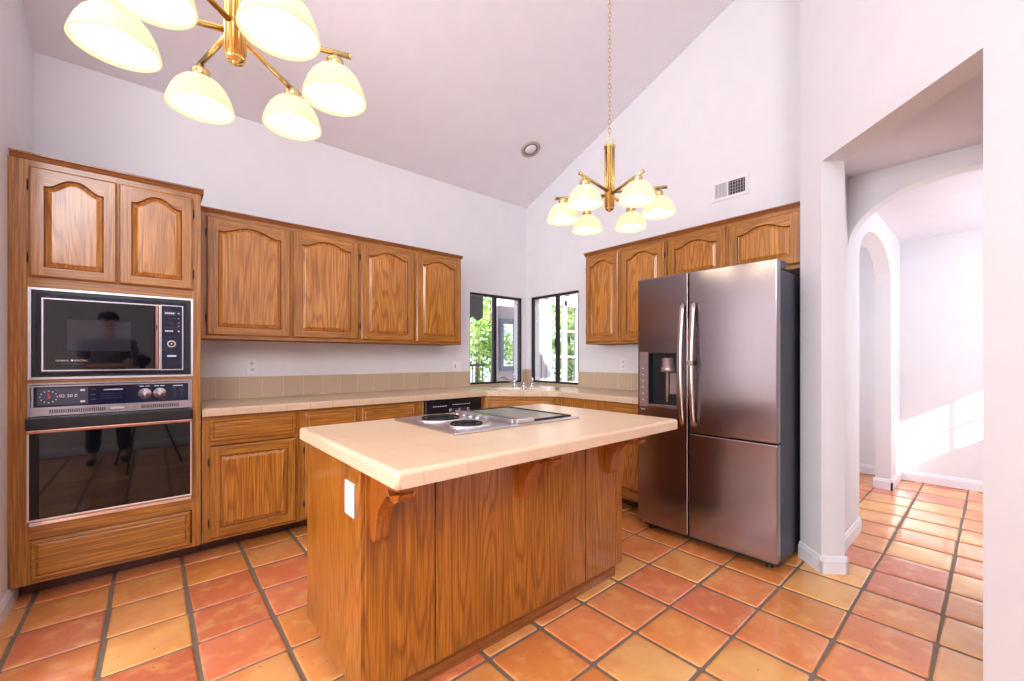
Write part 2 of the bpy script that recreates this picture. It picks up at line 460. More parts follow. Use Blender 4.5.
# short wall beside the refrigerator
m = MB(); m.box(3.115, XE, 0.65, 0.80, 0, cz(0.80) - .01); struct(m.build('wall_alcove', M['wall']))

# diagonal wall with the tall opening. s runs along the wall away from the camera, from the near jamb
P0 = Vector((2.327, 0.03)); DW = Vector((1, 1)).normalized(); NW = Vector((1, -1)).normalized()
OPW = (Vector((2.963, 0.665)) - P0).length; OPZ = 2.40; TW = 0.130
def diag(s, t): p = P0 + DW * s + NW * t; return p.x, p.y
sN, sE = -2.0, OPW + 0.20
def make_diag():
    def ztop(s): return cz(P0.y + DW.y * s) + .04
    m = MB()
    b2 = bmesh.new()
    outer = [(sN, 0), (0, 0), (0, OPZ), (OPW, OPZ), (OPW, 0), (sE, 0), (sE, ztop(sE)), (sN, ztop(sN))]
    front = [b2.verts.new((*diag(s, 0), z)) for s, z in outer]
    es = [b2.edges.new((front[i], front[(i + 1) % 8])) for i in range(8)]
    bmesh.ops.triangle_fill(b2, edges=es, use_beauty=True)
    r = bmesh.ops.extrude_face_region(b2, geom=list(b2.faces))
    bmesh.ops.translate(b2, verts=[g for g in r['geom'] if isinstance(g, bmesh.types.BMVert)], vec=(NW.x * TW, NW.y * TW, 0))
    m.merge(b2)
    return struct(m.build('wall_diagonal', M['wall']))
make_diag()
# arched header and narrow arched passage beyond
m = MB(); hole = [(-0.42, 0)] + arch_pts(-0.42, 0.655, 2.0, 2.357, 24) + [(0.655, 0)]
m.prism([(YB, 0), (-0.42, 0)] + arch_pts(-0.42, 0.65, 2.0, 2.357, 28) + [(0.65, HZ), (YB, HZ)], 3.55, 3.67, 'x', [])
struct(m.build('wall_arched', M['wall']))
m = MB(); m.prism([(XE + .001, 0), (3.91, 0)] + arch_pts(3.91, 5.323, 1.98, 2.285, 24) + [(5.323, 0), (XF, 0), (XF, HZ), (XE + .001, HZ)], 0.65, 0.765, 'y')
struct(m.build('wall_passage', M['wall']))
m = MB(); m.box(XF, XF + .15, YB, 2.4, 0, HZ + .1); struct(m.build('wall_hall_end', M['wall']))
m = MB(); m.box(XE + .151, XF, 2.4, 2.55, 0, HZ + .1); struct(m.build('wall_passage_end', M['wall']))
# wall behind the camera, with the hall's small high window
HW = (4.55, 5.75, 1.50, 2.06)
m = MB(); m.prism(rect(XD - .15, XF + .15, 0, cz(YB) + .1), YB - .15, YB, 'y', [rect(*HW)]); struct(m.build('wall_south', M['wall']))
m = MB(); m.prism([(YB, 0), (YN, 0), (YN, cz(YN)), (YB, cz(YB))], XD - .15, XD, 'x'); struct(m.build('wall_dining', M['wall']))
# vaulted kitchen ceiling and the low hall ceiling
m = MB(); b2 = bmesh.new()
y0, y1 = YB - .16, YN + .16
pts = [(x, y, cz(y) + dz) for x in (XD - .15, XE + .16) for y in (y0, y1) for dz in (0, .12)]
m.box(XD - .15, XE + .16, y0, y1, 0, .12)
for v in m.bm.verts: v.co.z += cz(v.co.y)
struct(m.build('ceiling', M['ceil']))
m = MB(); m.prism([(3.14, .72), (XE + .15, .72), (XE + .15, 2.56), (XF + .15, 2.56), (XF + .15, YB), (1.02, YB)], HZ, HZ + .12, 'z')
struct(m.build('ceiling', M['ceil']))

# baseboards
def base_prof(mb, p, q, nrm, h=0.10, t=0.014):
    """baseboard from p to q (2D), proud of the wall along nrm"""
    p, q, n = Vector(p), Vector(q), Vector(nrm).normalized()
    prof = [(0, 0), (t, 0), (t, h * .72), (t * .7, h * .8), (t * .55, h * .93), (t * .2, h), (0, h)]
    A = [mb.bm.verts.new((p.x + n.x * a, p.y + n.y * a, z)) for a, z in prof]
    B = [mb.bm.verts.new((q.x + n.x * a, q.y + n.y * a, z)) for a, z in prof]
    for i in range(len(prof)):
        j = (i + 1) % len(prof); mb.bm.faces.new((A[i], A[j], B[j], B[i]))
    mb.bm.faces.new(A); mb.bm.faces.new(B)
t_ = 0.014
m = MB(); base_prof(m, (XL, 2.35 - t_), (XL, 3.36), (1, 0), h=.098); base_prof(m, (XL - .15, 2.35), (XL + t_, 2.35), (0, -1)); struct(m.build('baseboard_left', M['trim']))
m = MB()
base_prof(m, diag(OPW - t_, 0), diag(sE, 0), -NW); base_prof(m, diag(OPW, -t_), diag(OPW, TW + t_), -DW); base_prof(m, diag(OPW - t_, TW), diag(sE - .06, TW), NW)
struct(m.build('baseboard_diagonal', M['trim']))
m = MB(); base_prof(m, (3.16, .65), (3.91 + t_, .65), (0, -1)); base_prof(m, (3.91, .65 - t_), (3.91, .765 + t_), (1, 0)); struct(m.build('baseboard_passage', M['trim']))
m = MB(); base_prof(m, (5.323 - t_, .65), (XF, .65), (0, -1)); base_prof(m, (5.323, .65 - t_), (5.323, .765 + t_), (-1, 0)); struct(m.build('baseboard_passage', M['trim']))
m = MB(); base_prof(m, (XF, YB), (XF, .65), (-1, 0)); struct(m.build('baseboard_hall', M['trim']))
m = MB(); base_prof(m, (XF, .765), (XF, 2.4), (-1, 0)); struct(m.build('baseboard_hall', M['trim']))
m = MB(); base_prof(m, (XD, YB), (0.8, YB), (0, 1)); struct(m.build('baseboard_back', M['trim']))

# windows: dark bronze sliders
def slider(name, a0, a1, z0, z1, split, loc, rotz, off):
    """local x across, y outward; frame, sash, two panes"""
    f = MB(); t = .022
    f.box(a0, a1, off, off + .05, z1 - .026, z1); f.box(a0, a1, off, off + .05, z0, z0 + t)
    f.box(a0, a0 + .012, off, off + .05, z0 + t, z1 - .026); f.box(a1 - t, a1, off, off + .05, z0 + t, z1 - .026)
    fr = f.build(name, M['window_frame'], None, loc, rotz); struct(fr)
    s = MB()
    s.box(split - .02, split + .02, off - .006, off + .03, z0 + t, z1 - .026)
    s.box(split - .026, split - .02, off - .012, off + .0, z0 + .42, z0 + .52)
    s.build('window_sash', M['window_frame'], fr)
    g = MB(); g.box(a0 + .012, split, off + .020, off + .024, z0 + t, z1 - .026); g.build('window_pane', M['glass'], fr)
    g = MB(); g.box(split, a1 - t, off + .010, off + .014, z0 + t, z1 - .026); g.build('window_pane', M['glass'], fr)
    return fr
slider('window_1', WA[0], WA[1], WA[2], WA[3], 3.055, (0, YN, 0), 0, 0.012)
# fridge wall: local x = -world y
slider('window_2', -WB[1], -WB[0], WB[2], WB[3], -3.318, (XE, 0, 0), -PI / 2, 0.012)
# glowing windows: the narrow one mirrors in the fridge, the others are added light sources
def lit_window(name, w_, h_, loc, rotz, nx=2):
    f = MB(); t = .05
    f.box(-w_ / 2 - t, w_ / 2 + t, -.03, 0, -t, 0); f.box(-w_ / 2 - t, w_ / 2 + t, -.03, 0, h_, h_ + t)
    f.box(-w_ / 2 - t, -w_ / 2, -.03, 0, 0, h_); f.box(w_ / 2, w_ / 2 + t, -.03, 0, 0, h_)
    for k in range(1, nx): x = -w_ / 2 + w_ * k / nx; f.box(x - .015, x + .015, -.025, 0, 0, h_)
    fr = struct(f.build(name, M['trim'], None, loc, rotz))
    p = MB(); p.box(-w_ / 2, w_ / 2, -.008, -.002, 0, h_); p.build('window_pane', M['litpane'], fr)
lit_window('window_3', .35, 1.9, (XD, 3.2, .6), PI / 2, 1)
lit_window('fill_window_4', 1.9, 1.7, (XD, 0.7, .85), PI / 2)  # added unseen window, glows with the dining fill
lit_window('fill_window_8', 1.0, 1.2, (4.7, 2.4, .9), 0)  # added glowing window that brightens the passage
lit_window('fill_window_5', 2.4, 1.5, (-0.9, YB, 2.35), PI, 3)  # added unseen window, glows with the fill behind the camera
# hall window the sun falls through; bars added to streak its light
f = MB(); x0, x1, z0, z1 = HW
f.box(x0, x1, -.1, -.06, z0, z0 + .02); f.box(x0, x1, -.1, -.06, z1 - .02, z1); f.box(x0, x0 + .02, -.1, -.06, z0, z1); f.box(x1 - .02, x1, -.1, -.06, z0, z1)
for z in (z0 + .26,): f.box(x0, x1, -.09, -.07, z - .008, z + .008)
for x in (5.02,): f.box(x - .010, x + .010, -.09, -.07, z0, z1)
fr = struct(f.build('window_6', M['trim'], None, (0, YB, 0)))
g = MB(); g.box(x0 + .02, x1 - .02, -.082, -.078, z0 + .02, z1 - .02); g.build('window_pane', M['glass'], fr)

# ------------------------------------------------------------------ cabinet joinery
def offset_poly(P, d):
    """inward offset of a CCW polygon by averaged normals"""
    n = len(P); out = []
    for i in range(n):
        a, b, c = Vector(P[i - 1]), Vector(P[i]), Vector(P[(i + 1) % n])
        e1 = (b - a).normalized(); e2 = (c - b).normalized()
        n1 = Vector((-e1.y, e1.x)); n2 = Vector((-e2.y, e2.x)); nn = (n1 + n2)
        if nn.length < 1e-6: nn = n1
        nn.normalize(); k = d / max(0.45, nn.dot(n1))
        out.append(tuple(b + nn * k))
    return out
def opening(x0, x1, z0, z1, rise, N=22):
    """panel opening, CCW, with a cathedral top when rise > 0"""
    P = [(x0, z0), (x1, z0)]
    if rise <= 0: return P + [(x1, z1), (x0, z1)]
    top = []
    for k in range(N + 1):
        u = 1 - 2 * k / N
        a = (abs(u) / 0.88) ** 1.3 if abs(u) < 0.88 else 2
        z = z1 + (rise * 0.5 * (1 + math.cos(PI * a)) if a < 1 else 0)
        top.append(((x0 + x1) / 2 + u * (x1 - x0) / 2, z))
    return P + top
def door(parent, x0, z0, w_, h_, arch=0.0, st=0.062, rail=0.062, toprail=None, T=0.023, y=0.0, hinge=None, mats=None, name='door', grain_h=False):
    """frame-and-raised-panel door lying in front (towards -y) of plane y; a child of parent"""
    mats = mats or (M['oak'], M['oak_h'], M['oak_panel'])
    x1, z1 = x0 + w_, z0 + h_
    tr = toprail if toprail is not None else rail
    zo = z1 - tr - arch
    op = opening(x0 + st, x1 - st, z0 + rail, zo, arch)
    yf = y - T; yl = y - T + .007; li = .008
    mb = MB(); Q = mb.quad
    def V(p, yy): return (p[0], yy, p[1])
    ix0, ix1, iz0, iz1 = x0 + li, x1 - li, z0 + li, z1 - li
    mb.mi = 0
    Q([(ix0, yf, iz0), (x0 + st, yf, iz0), (x0 + st, yf, iz1), (ix0, yf, iz1)])
    Q([(x1 - st, yf, iz0), (ix1, yf, iz0), (ix1, yf, iz1), (x1 - st, yf, iz1)])
    mb.mi = 1
    Q([(x0 + st, yf, iz0), (x1 - st, yf, iz0), (x1 - st, yf, z0 + rail), (x0 + st, yf, z0 + rail)])
    top = op[2:]
    for a, b in zip(top, top[1:]):
        Q([V(a, yf), V(b, yf), (b[0], yf, iz1), (a[0], yf, iz1)])
    mb.mi = 0
    o_, i_ = [(x0, z0), (x1, z0), (x1, z1), (x0, z1)], [(ix0, iz0), (ix1, iz0), (ix1, iz1), (ix0, iz1)]
    for k in range(4):
        j = (k + 1) % 4; mb.mi = 1 if k in (0, 2) else 0
        Q([V(o_[k], yl), V(o_[j], yl), V(i_[j], yf), V(i_[k], yf)])
        Q([V(o_[k], y), V(o_[j], y), V(o_[j], yl), V(o_[k], yl)])
    mb.mi = 0
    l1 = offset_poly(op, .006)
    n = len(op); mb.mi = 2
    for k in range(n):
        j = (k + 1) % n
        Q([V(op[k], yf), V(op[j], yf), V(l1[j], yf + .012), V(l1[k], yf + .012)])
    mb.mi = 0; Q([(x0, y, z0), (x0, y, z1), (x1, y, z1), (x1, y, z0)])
    d = mb.build(name, list(mats[:2]) + [M['oak_edge_shade']], parent)
    pm = MB(); l2 = offset_poly(op, .026); l3 = offset_poly(op, .029)
    for A, ya, B, yb in ((l1, yf + .0115, offset_poly(op, .008), yf + .0125), (offset_poly(op, .008), yf + .0125, l2, yf + .002), (l2, yf + .002, l3, yf + .001)):
        for k in range(n):
            j = (k + 1) % n; pm.quad([V(A[k], ya), V(A[j], ya), V(B[j], yb), V(B[k], yb)])
    pm.quad([V(p, yf + .001) for p in l3])
    pm.build('door_panel' if name == 'door' else 'drawer_panel', mats[2], d)
    if hinge:
        hx = x0 - .004 if hinge == 'L' else x1 + .004
        for hz in (z0 + .09 * (h_ / .5) ** .5, z1 - .09 * (h_ / .5) ** .5):
            hb = MB(); hb.cyl((hx, y - .010, hz - .020), (hx, y - .010, hz + .020), .0035, 8)
            hb.cyl((hx, y - .010, hz - .028), (hx, y - .010, hz - .022), .003, 8); hb.cyl((hx, y - .010, hz + .022), (hx, y - .010, hz + .028), .003, 8)
            hb.box(hx - (.004 if hinge == 'L' else 0), hx + (0 if hinge == 'L' else .004), y - .003, y, hz - .018, hz + .018)
            hb.build('hinge', M['gap'], d)
    return d
def slab_drawer(parent, x0, z0, w_, h_, y=0.0, T=.019):
    """drawer front with a routed raised field"""
    mb = MB(); x1, z1 = x0 + w_, z0 + h_
    R = lambda i: [(x0 + i, z0 + i), (x1 - i, z0 + i), (x1 - i, z1 - i), (x0 + i, z1 - i)]
    L = [(R(0), y), (R(0), y - T + .007), (R(.008), y - T), (R(.016), y - T), (R(.021), y - T + .006), (R(.03), y - T - .0005)]
    for (A, ya), (B, yb) in zip(L, L[1:]):
        for k in range(4):
            j = (k + 1) % 4; mb.quad([(A[k][0], ya, A[k][1]), (A[j][0], ya, A[j][1]), (B[j][0], yb, B[j][1]), (B[k][0], yb, B[k][1])])
    mb.quad([(p[0], L[-1][1], p[1]) for p in L[-1][0]]); mb.quad([(p[0], y, p[1]) for p in reversed(R(0))])
    return mb.build('drawer', M['oak_h'], parent)
def crown(parent, w_, z, x0=0.0, over_l=0.0, over_r=0.0, depth=.3, name='crown'):
    prof = [(0, 0), (-.006, 0), (-.010, .008), (-.016, .018), (-.022, .022), (-.022, .030), (0, .030)]
    mb = MB(); a, b = x0 - over_l, x0 + w_ + over_r
    A = [mb.bm.verts.new((a, p[0], z + p[1])) for p in prof]; B = [mb.bm.verts.new((b, p[0], z + p[1])) for p in prof]
    for i in range(len(prof)):
        j = (i + 1) % len(prof); mb.bm.faces.new((A[i], A[j], B[j], B[i]))
    mb.bm.faces.new(A); mb.bm.faces.new(B)
    if over_r: mb.box(x0 + w_, b, 0, depth, z, z + .030)
    if over_l: mb.box(a, x0, 0, depth, z, z + .030)
    return mb.build(name, M['crown'], parent)
def face_frame(mb, w_, z0, z1, xs, zs, y0=0.0, t=.019, x0=0.0):
    """stiles at xs (centres,width) and rails at zs"""
    for a, b in xs: mb.box(a, b, y0, y0 + t, z0, z1)
    for a, b in zs: mb.box(x0, w_, y0 + .0005, y0 + t, a, b)

# --- tall oven cabinet ------------------------------------------------------------------------
def tall_cabinet():
    X0 = -.532; W = 0.238 - X0 - .004; yf = 3.21
    t = thing('oven_cabinet', 'tall oak oven cabinet against the left wall, holding the microwave and wall oven', 'cabinet', (X0, yf, 0))
    mb = MB(); mb.mi = 0; D = YN - yf - .002
    zt = 2.262
    # side panels, back, shelves and floor
    mb.box(0, .018, .019, D, .10, zt); mb.box(W - .018, W, .0, D, .10, zt)
    mb.box(.018, W - .018, D - .012, D, .10, zt)
    for z in (.10, .335, 1.125, 1.618, zt - .018): mb.box(.018, W - .018, .019, D - .012, z, z + .016)
    mb.box(0, .068, 0, .019, .10, zt); mb.box(.365, .420, .0003, .019, 1.668, 2.228); mb.box(W - .044, W - .018, 0, .019, .10, zt)
    mb.mi = 1
    for a, b in ((.10, .125), (.325, .395), (1.125, 1.140), (1.615, 1.668), (2.228, zt)): mb.box(.068, W - .044, .0005, .019, a, b)
    mb.build('carcass', [M['oak'], M['oak_h']], t)
    m2 = MB(); m2.box(.0, W, .155, .170, 0.0, .10); m2.build('toe_kick', M['toe'], t)
    lx = lambda x: x - X0
    door(t, lx(-.467), 1.668, .325, .558, arch=.05, rail=.05, toprail=.04, st=.052, hinge='L')
    door(t, lx(-.135), 1.668, .329, .558, arch=.05, rail=.05, toprail=.04, st=.052, hinge='R')
    slab_drawer(t, lx(-.462), .118, .645, .205)
    sc_ = MB(); sc_.box(-.0065, -.0005, .004, .018, .10, zt); sc_.build('scribe_strip', M['oak'], t)
    crown(t, W, zt, over_r=.014, depth=D)
    return t
tall_cabinet()

# --- microwave and wall oven ------------------------------------------------------------------
def frame_rect(mb, x0, x1, z0, z1, w_, y0, y1):
    mb.box(x0, x1, y0, y1, z1 - w_, z1); mb.box(x0, x1, y0, y1, z0, z0 + w_)
    mb.box(x0, x0 + w_, y0, y1, z0 + w_, z1 - w_); mb.box(x1 - w_, x1, y0, y1, z0 + w_, z1 - w_)
RX = (PI / 2, 0, 0)
def microwave():
    X, Z = -0.470, 1.143; W, H = 0.666, 0.470
    t = thing('microwave_oven', 'black built-in microwave with a silver edge above the wall oven', 'microwave', (X, 3.21, Z))
    b = MB(); b.box(.012, W - .012, -.004, .38, .012, H - .012); b.build('body', M['black'], t)
    f = MB(); frame_rect(f, 0, W, 0, H, .011, -.014, .0); f.build('trim_frame', M['alu'], t)
    k = MB(); k.box(.030, W - .030, -.020, -.004, .026, H - .030, .003); k.build('front_bezel', M['panelblue'], t, )
    d = MB(); d.box(.052, .487, -.034, -.020, .045, .415, .002); dr = d.build('door', M['blackglass'], t)
    e = MB(); frame_rect(e, .050, .512, .042, .418, .006, -.038, -.020); e.build('door_edge', M['chrome'], dr)
    s = MB(); s.box(.140, .386, -.0352, -.0342, .147, .312); s.build('screen', M['mwscreen'], dr)
    h = MB(); h.box(.490, .503, -.040, -.020, .050, .412, .003); h.build('handle', M['copper'], dr)
    h = MB(); h.box(.494, .499, -.0415, -.0402, .275, .300); h.build('latch', M['black'], dr)
    c = MB(); c.box(.515, .614, -.034, -.020, .042, .418, .002); cp = c.build('control_panel', M['panelblue'], t)
    e = MB(); frame_rect(e, .513, .617, .040, .420, .005, -.038, -.020); e.build('panel_edge', M['chrome'], cp)
    s = MB(); s.box(.530, .582, -.036, -.034, .362, .384); s.build('display', M['panelgrey'], cp)
    for (z, x0, x1) in ((.370, .534, .578), (.265, .534, .572)):
        for q in range(5):
            a = x0 + (x1 - x0) * q / 5
            bb = MB(); bb.box(a, a + (x1 - x0) / 7, -.0372, -.036 if z > .3 else -.034, z, z + .008); bb.build('printed_mark', M['white_on'], cp)
    for z in (.374, .345, .318, .300, .268):
        bb = MB(); bb.lathe([(.0001, 0), (.0045, 0), (.0045, .003), (.0001, .003)], (.596, -.034, z), 10, ax=(0, -1, 0)); bb.build('button', M['white_on'] if z in (.374, .268) else M['copper'], cp)
    bb = MB(); bb.box(.556, .572, -.0365, -.034, .308, .322); bb.build('button', M['black'], cp)
    for (z, x0, x1) in ((.342, .545, .582), (.288, .530, .592), (.232, .545, .582), (.212, .536, .590), (.172, .540, .584), (.130, .550, .570)):
        bb = MB(); bb.box(x0, x1, -.0347, -.034, z, z + .0022); bb.build('printed_mark', M['panelgrey'], cp)
    bb = MB(); bb.lathe([(.0155, 0), (.0200, 0), (.0200, .004), (.0155, .004)], (.563, -.034, .194), 24, ax=(0, -1, 0)); kn = bb.build('timer_dial', M['white_on'], cp)
    bb = MB(); bb.lathe([(.0001, 0), (.0145, 0), (.013, .012), (.0001, .012)], (.563, -.034, .194), 20, ax=(0, -1, 0)); bb.build('dial_knob', M['black'], kn)
    bb = MB(); bb.lathe([(.0001, 0), (.0045, 0), (.0045, .002), (.0001, .002)], (.563, -.046, .194), 12, ax=(0, -1, 0)); bb.build('dial_cap', M['white_on'], kn)
    bb = MB(); bb.box(.543, .585, -.036, -.034, .118, .127); bb.build('start_bar', M['white_on'], cp)
    text_part('lettering', 'GENERAL', .0115, M['white_on'], dr, (.098, -.0346, .093), RX)
    text_part('lettering', 'ELECTRIC', .0115, M['white_on'], dr, (.165, -.0346, .093), RX)
    bb = MB(); bb.lathe([(.0001, 0), (.0055, 0), (.0055, .0008), (.0001, .0008)], (.157, -.0342, .097), 14, ax=(0, -1, 0)); bb.build('emblem', M['white_on'], dr)
    bb = MB(); bb.box(.118, .200, -.0347, -.0342, .078, .081); bb.build('printed_mark', M['panelgrey'], dr)
microwave()
def wall_oven():
    X, Z = -0.470, 0.398; W = 0.660
    t = thing('oven', 'black glass wall oven with chrome control panel below the microwave', 'oven', (X, 3.21, Z))
    z = lambda v: v - Z
    b = MB(); b.box(.014, W - .012, -.004, .48, .012, z(1.118)); b.build('body', M['black'], t)
    f = MB(); frame_rect(f, 0, W, z(.955), z(1.124), .008, -.016, 0)
    f.box(.008, W - .008, -.014, -.004, z(.963), z(.992)); f.box(.008, W - .008, -.020, -.004, z(.992), z(1.000)); f.box(.008, W - .008, -.020, -.004, z(1.104), z(1.112))
    f.box(.012, .020, -.020, -.004, z(1.0), z(1.104)); f.box(W - .018, W - .010, -.020, -.004, z(1.0), z(1.104))
    cf = f.build('control_fascia', M['fascia'], t)
    p = MB(); p.box(.020, W - .018, -.012, -.004, z(1.000), z(1.104)); pn = p.build('control_panel', M['panelblue'], t)
    p = MB(); p.box(.030, .215, -.0165, -.012, z(1.008), z(1.098), .002); ck = p.build('clock', M['panelgrey'], t)
    # timer dial: ticks and red pointer
    for a in range(12):
        an = a * PI / 6; cx_, cz_ = .072 + .030 * math.sin(an), z(1.052) + .030 * math.cos(an)
        q = MB(); q.box(cx_ - .0022, cx_ + .0022, -.0172, -.0165, cz_ - .0022, cz_ + .0022); q.build('dial_mark', M['white_on'], ck)
    q = MB(); q.lathe([(.0001, 0), (.0060, 0), (.0060, .003), (.0001, .003)], (.072, -.0165, z(1.050)), 12, ax=(0, -1, 0)); q.box(.0695, .0745, -.0185, -.0165, z(1.050), z(1.070)); q.build('dial_pointer', M['red'], ck)
    text_part('clock_digits', '02 20 0', .022, M['white_on'], ck, (.108, -.0168, z(1.047)), RX, 'white clock digits')
    for zz, mt in ((1.082, 'white_on'), (1.022, 'white_on')):
        q = MB(); q.box(.186, .204, -.0185, -.0165, z(zz) - .005, z(zz) + .005, .001); q.build('button', M[mt], ck)
    for zz in (1.085, 1.055, 1.030):
        q = MB(); q.box(.226, .244, -.0155, -.012, z(zz) - .003, z(zz) + .003); q.build('button', M['panelgrey'], t)
    for i, zz in enumerate((1.080, 1.058, 1.046, 1.034)):
        q = MB(); q.box(.275 if i == 0 else .262, .352 if i == 0 else .350, -.0125, -.012, z(zz) - (.0022 if i == 0 else .001), z(zz) + (.0022 if i == 0 else .001))
        q.build('printed_mark', M['white_on'] if i == 0 else M['panelgrey'], pn)
    q = MB(); q.box(.405, W - .032, -.0135, -.012, z(1.004), z(1.100)); q.build('knob_panel', M['panelblue'], t)
    for kx in (.445, .510):
        q = MB(); q.lathe([(.0001, 0), (.030, 0), (.028, .004), (.016, .005), (.014, .016), (.0001, .017)], (kx, -.0135, z(1.050)), 24, ax=(0, -1, 0))
        q.box(kx - .003, kx + .003, -.034, -.028, z(1.038), z(1.066)); q.build('knob', M['alu'], t)
        for aa in (-.024, .002): q = MB(); q.box(kx + aa, kx + aa + .020, -.014, -.0135, z(1.090), z(1.094)); q.build('printed_mark', M['white_on'], pn)
    for i in range(6):
        for aa in (.572, .606): q = MB(); q.box(aa, aa + .011, -.014, -.0135, z(1.075 - i * .011), z(1.078 - i * .011)); q.build('printed_mark', M['panelgrey'], pn)
    q = MB(); q.box(.570, .616, -.014, -.0135, z(1.088), z(1.092)); q.build('printed_mark', M['white_on'], pn)
    # vent slots in the chrome strip below the panel
    for (a, c, n) in ((.075, .285, 26), (.430, .600, 20)):
        for i in range(n):
            x = a + (c - a) * i / n
            q = MB(); q.box(x, x + (c - a) / n * .55, -.0146, -.0138, z(.966), z(.986)); q.build('vent_slot', M['black'], cf)
    q = MB(); q.box(.300, .360, -.030, -.014, z(.970), z(.984), .003); q.build('latch', M['alu'], t)
    # oven door
    d = MB(); d.box(.004, W - .004, -.036, -.006, z(.420), z(.925), .003); dr = d.build('door', M['blackglass'], t)
    q = MB(); q.box(-.004, W + .002, -.056, -.010, z(.888), z(.950), .006, 2); q.build('door_top_bar', M['black'], dr)
    q = MB(); q.box(.002, W - .004, -.064, -.050, z(.872), z(.889), .004, 2); q.build('handle', M['copper'], dr, )['label'] = 'copper-toned handle bar'
    q = MB(); q.box(0, .008, -.040, -.010, z(.430), z(.875)); q.box(W - .010, W - .002, -.040, -.010, z(.430), z(.875)); q.box(-.002, W, -.044, -.010, z(.424), z(.436), .003)
    q.build('door_edge', M['chrome'], dr)
    q = MB(); q.box(.004, W - .004, -.016, -.002, 0, .008); q.box(.004, W - .004, -.010, -.002, .008, .022); q.build('bottom_trim', M['chrome'], t)
wall_oven()

# --- wall cabinets ------------------------------------------------------------------------------
def wall_cabinet(name, label, W, doors, loc, rotz, z0=1.387, z1=2.245, D=.326, ends=(0, 0), stiles=(), group=None):
    t = thing(name, label, 'cabinet', loc, rotz, group)
    mb = MB(); T = .016
    mb.box(0, T, .019, D, z0, z1); mb.box(W - T, W, .019, D, z0, z1)
    mb.box(T, W - T, D - .008, D, z0, z1); mb.box(T, W - T, .019, D - .008, z0 + .012, z0 + .012 + T); mb.box(T, W - T, .019, D - .008, z1 - T, z1)
    for a, b in stiles: mb.box(a, b, 0, .019, z0, z1)
    mb.mi = 1
    st = sorted(stiles)
    for (a, b), (c, d) in zip(st, st[1:]):
        mb.box(b, c, .0006, .019, z0, z0 + .03); mb.box(b, c, .0006, .019, z1 - .03, z1)
    mb.build('carcass', [M['oak'], M['oak_h']], t)
    for (x, w_, hz, arch, za, zb) in doors:
        door(t, x, za, w_, zb - za, arch=arch, hinge=hz, st=min(.062, w_ * .14), toprail=.045, rail=.055)
    crown(t, W, z1, over_l=ends[0], over_r=ends[1], depth=D)
    return t
yu = YN - .33
GA = None
wall_cabinet('wall_cabinet', 'two-door oak wall cabinet next to the oven cabinet', 1.325 - .240, [(.046, .512, 'L', .045, 1.412, 2.218), (.575, .500, 'R', .045, 1.412, 2.218)], (.240, yu, 0), 0, stiles=((0, .05), (.555, .58), (1.06, 1.085)))
wall_cabinet('wall_cabinet', 'two-door oak wall cabinet beside the corner window on the long wall', 2.350 - 1.326, [(.012, .487, 'L', .045, 1.412, 2.218), (.525, .478, 'R', .045, 1.412, 2.218)], (1.326, yu, 0), 0, ends=(0, .012), stiles=((0, .03), (.49, .54), (.995, 1.024)))
xu = XE - .33
YB1, YB2, YB3, YB4 = 2.616, 2.213, 1.772, .806
R9 = -PI / 2
wall_cabinet('wall_cabinet', 'narrow one-door oak wall cabinet right of the corner window', YB1 - YB2 - .004, [(.012, .368, 'L', .045, 1.408, 2.218)], (xu, YB1, 0), R9, ends=(.012, 0), stiles=((0, .02), (YB1 - YB2 - .024, YB1 - YB2 - .004)))
wall_cabinet('wall_cabinet', 'one-door oak wall cabinet between the narrow one and those over the fridge', YB2 - YB3 - .003, [(.012, .412, 'R', .045, 1.408, 2.218)], (xu, YB2, 0), R9, stiles=((0, .02), (YB2 - YB3 - .023, YB2 - YB3 - .003)))
wall_cabinet('wall_cabinet', 'low two-door oak cabinet over the refrigerator', YB3 - YB4, [(.018, .452, 'L', .042, 1.872, 2.218), (.492, .456, 'R', .042, 1.872, 2.218)], (xu, YB3, 0), R9, z0=1.845, stiles=((0, .03), (.465, .50), (YB3 - YB4 - .02, YB3 - YB4)))

# --- base cabinets --------------------------------------------------------------------------------
def base_cabinet(label, W, drawers, doors, loc, rotz, stiles, D=.60, zt=.889, toe=.155, hinge_side=None):
    t = thing('base_cabinet', label, 'cabinet', loc, rotz)
    mb = MB(); T = .016
    mb.box(0, T, .019, D, .10, zt); mb.box(W - T, W, .019, D, .10, zt)
    mb.box(T, W - T, D - .008, D, .10, zt); mb.box(T, W - T, .019, D - .008, .10, .10 + T)
    for a, b in stiles: mb.box(a, b, 0, .019, .10, zt)
    mb.mi = 1
    for (a, b), (c, d) in zip(stiles, stiles[1:]):
        for p, q in ((.10, .128), (.70, .728), (.868, zt)): mb.box(b, c, .0006, .019, p, q)
    mb.build('carcass', [M['oak'], M['oak_h']], t)
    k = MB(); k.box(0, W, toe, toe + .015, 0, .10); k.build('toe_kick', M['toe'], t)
    for x, w_ in drawers: slab_drawer(t, x, .727, w_, .142)
    for x, w_, hz in doors: door(t, x, .120, w_, .575, rail=.06, st=.055, hinge=hz)
    return t
yb = 3.225
base_cabinet('oak base cabinet with one drawer and door beside the oven cabinet', .800 - .240, [(.036, .498)], [(.038, .494, 'L')], (.240, yb, 0), 0, ((0, .045), (.525, .560)))
base_cabinet('oak base cabinet with two drawers, partly hidden behind the island', 1.782 - .802, [(.028, .37), (.437, .455)], [(.028, .37, 'L'), (.437, .455, 'R')], (.802, yb, 0), 0, ((0, .04), (.39, .45), (.882, .980)))
base_cabinet('oak base cabinet between the corner sink and the refrigerator', 2.722 - 1.742, [(.542, .40)], [(.542, .40, 'R')], (2.936, 2.722, 0), R9, ((0, .552), (.937, .980)), D=.60)

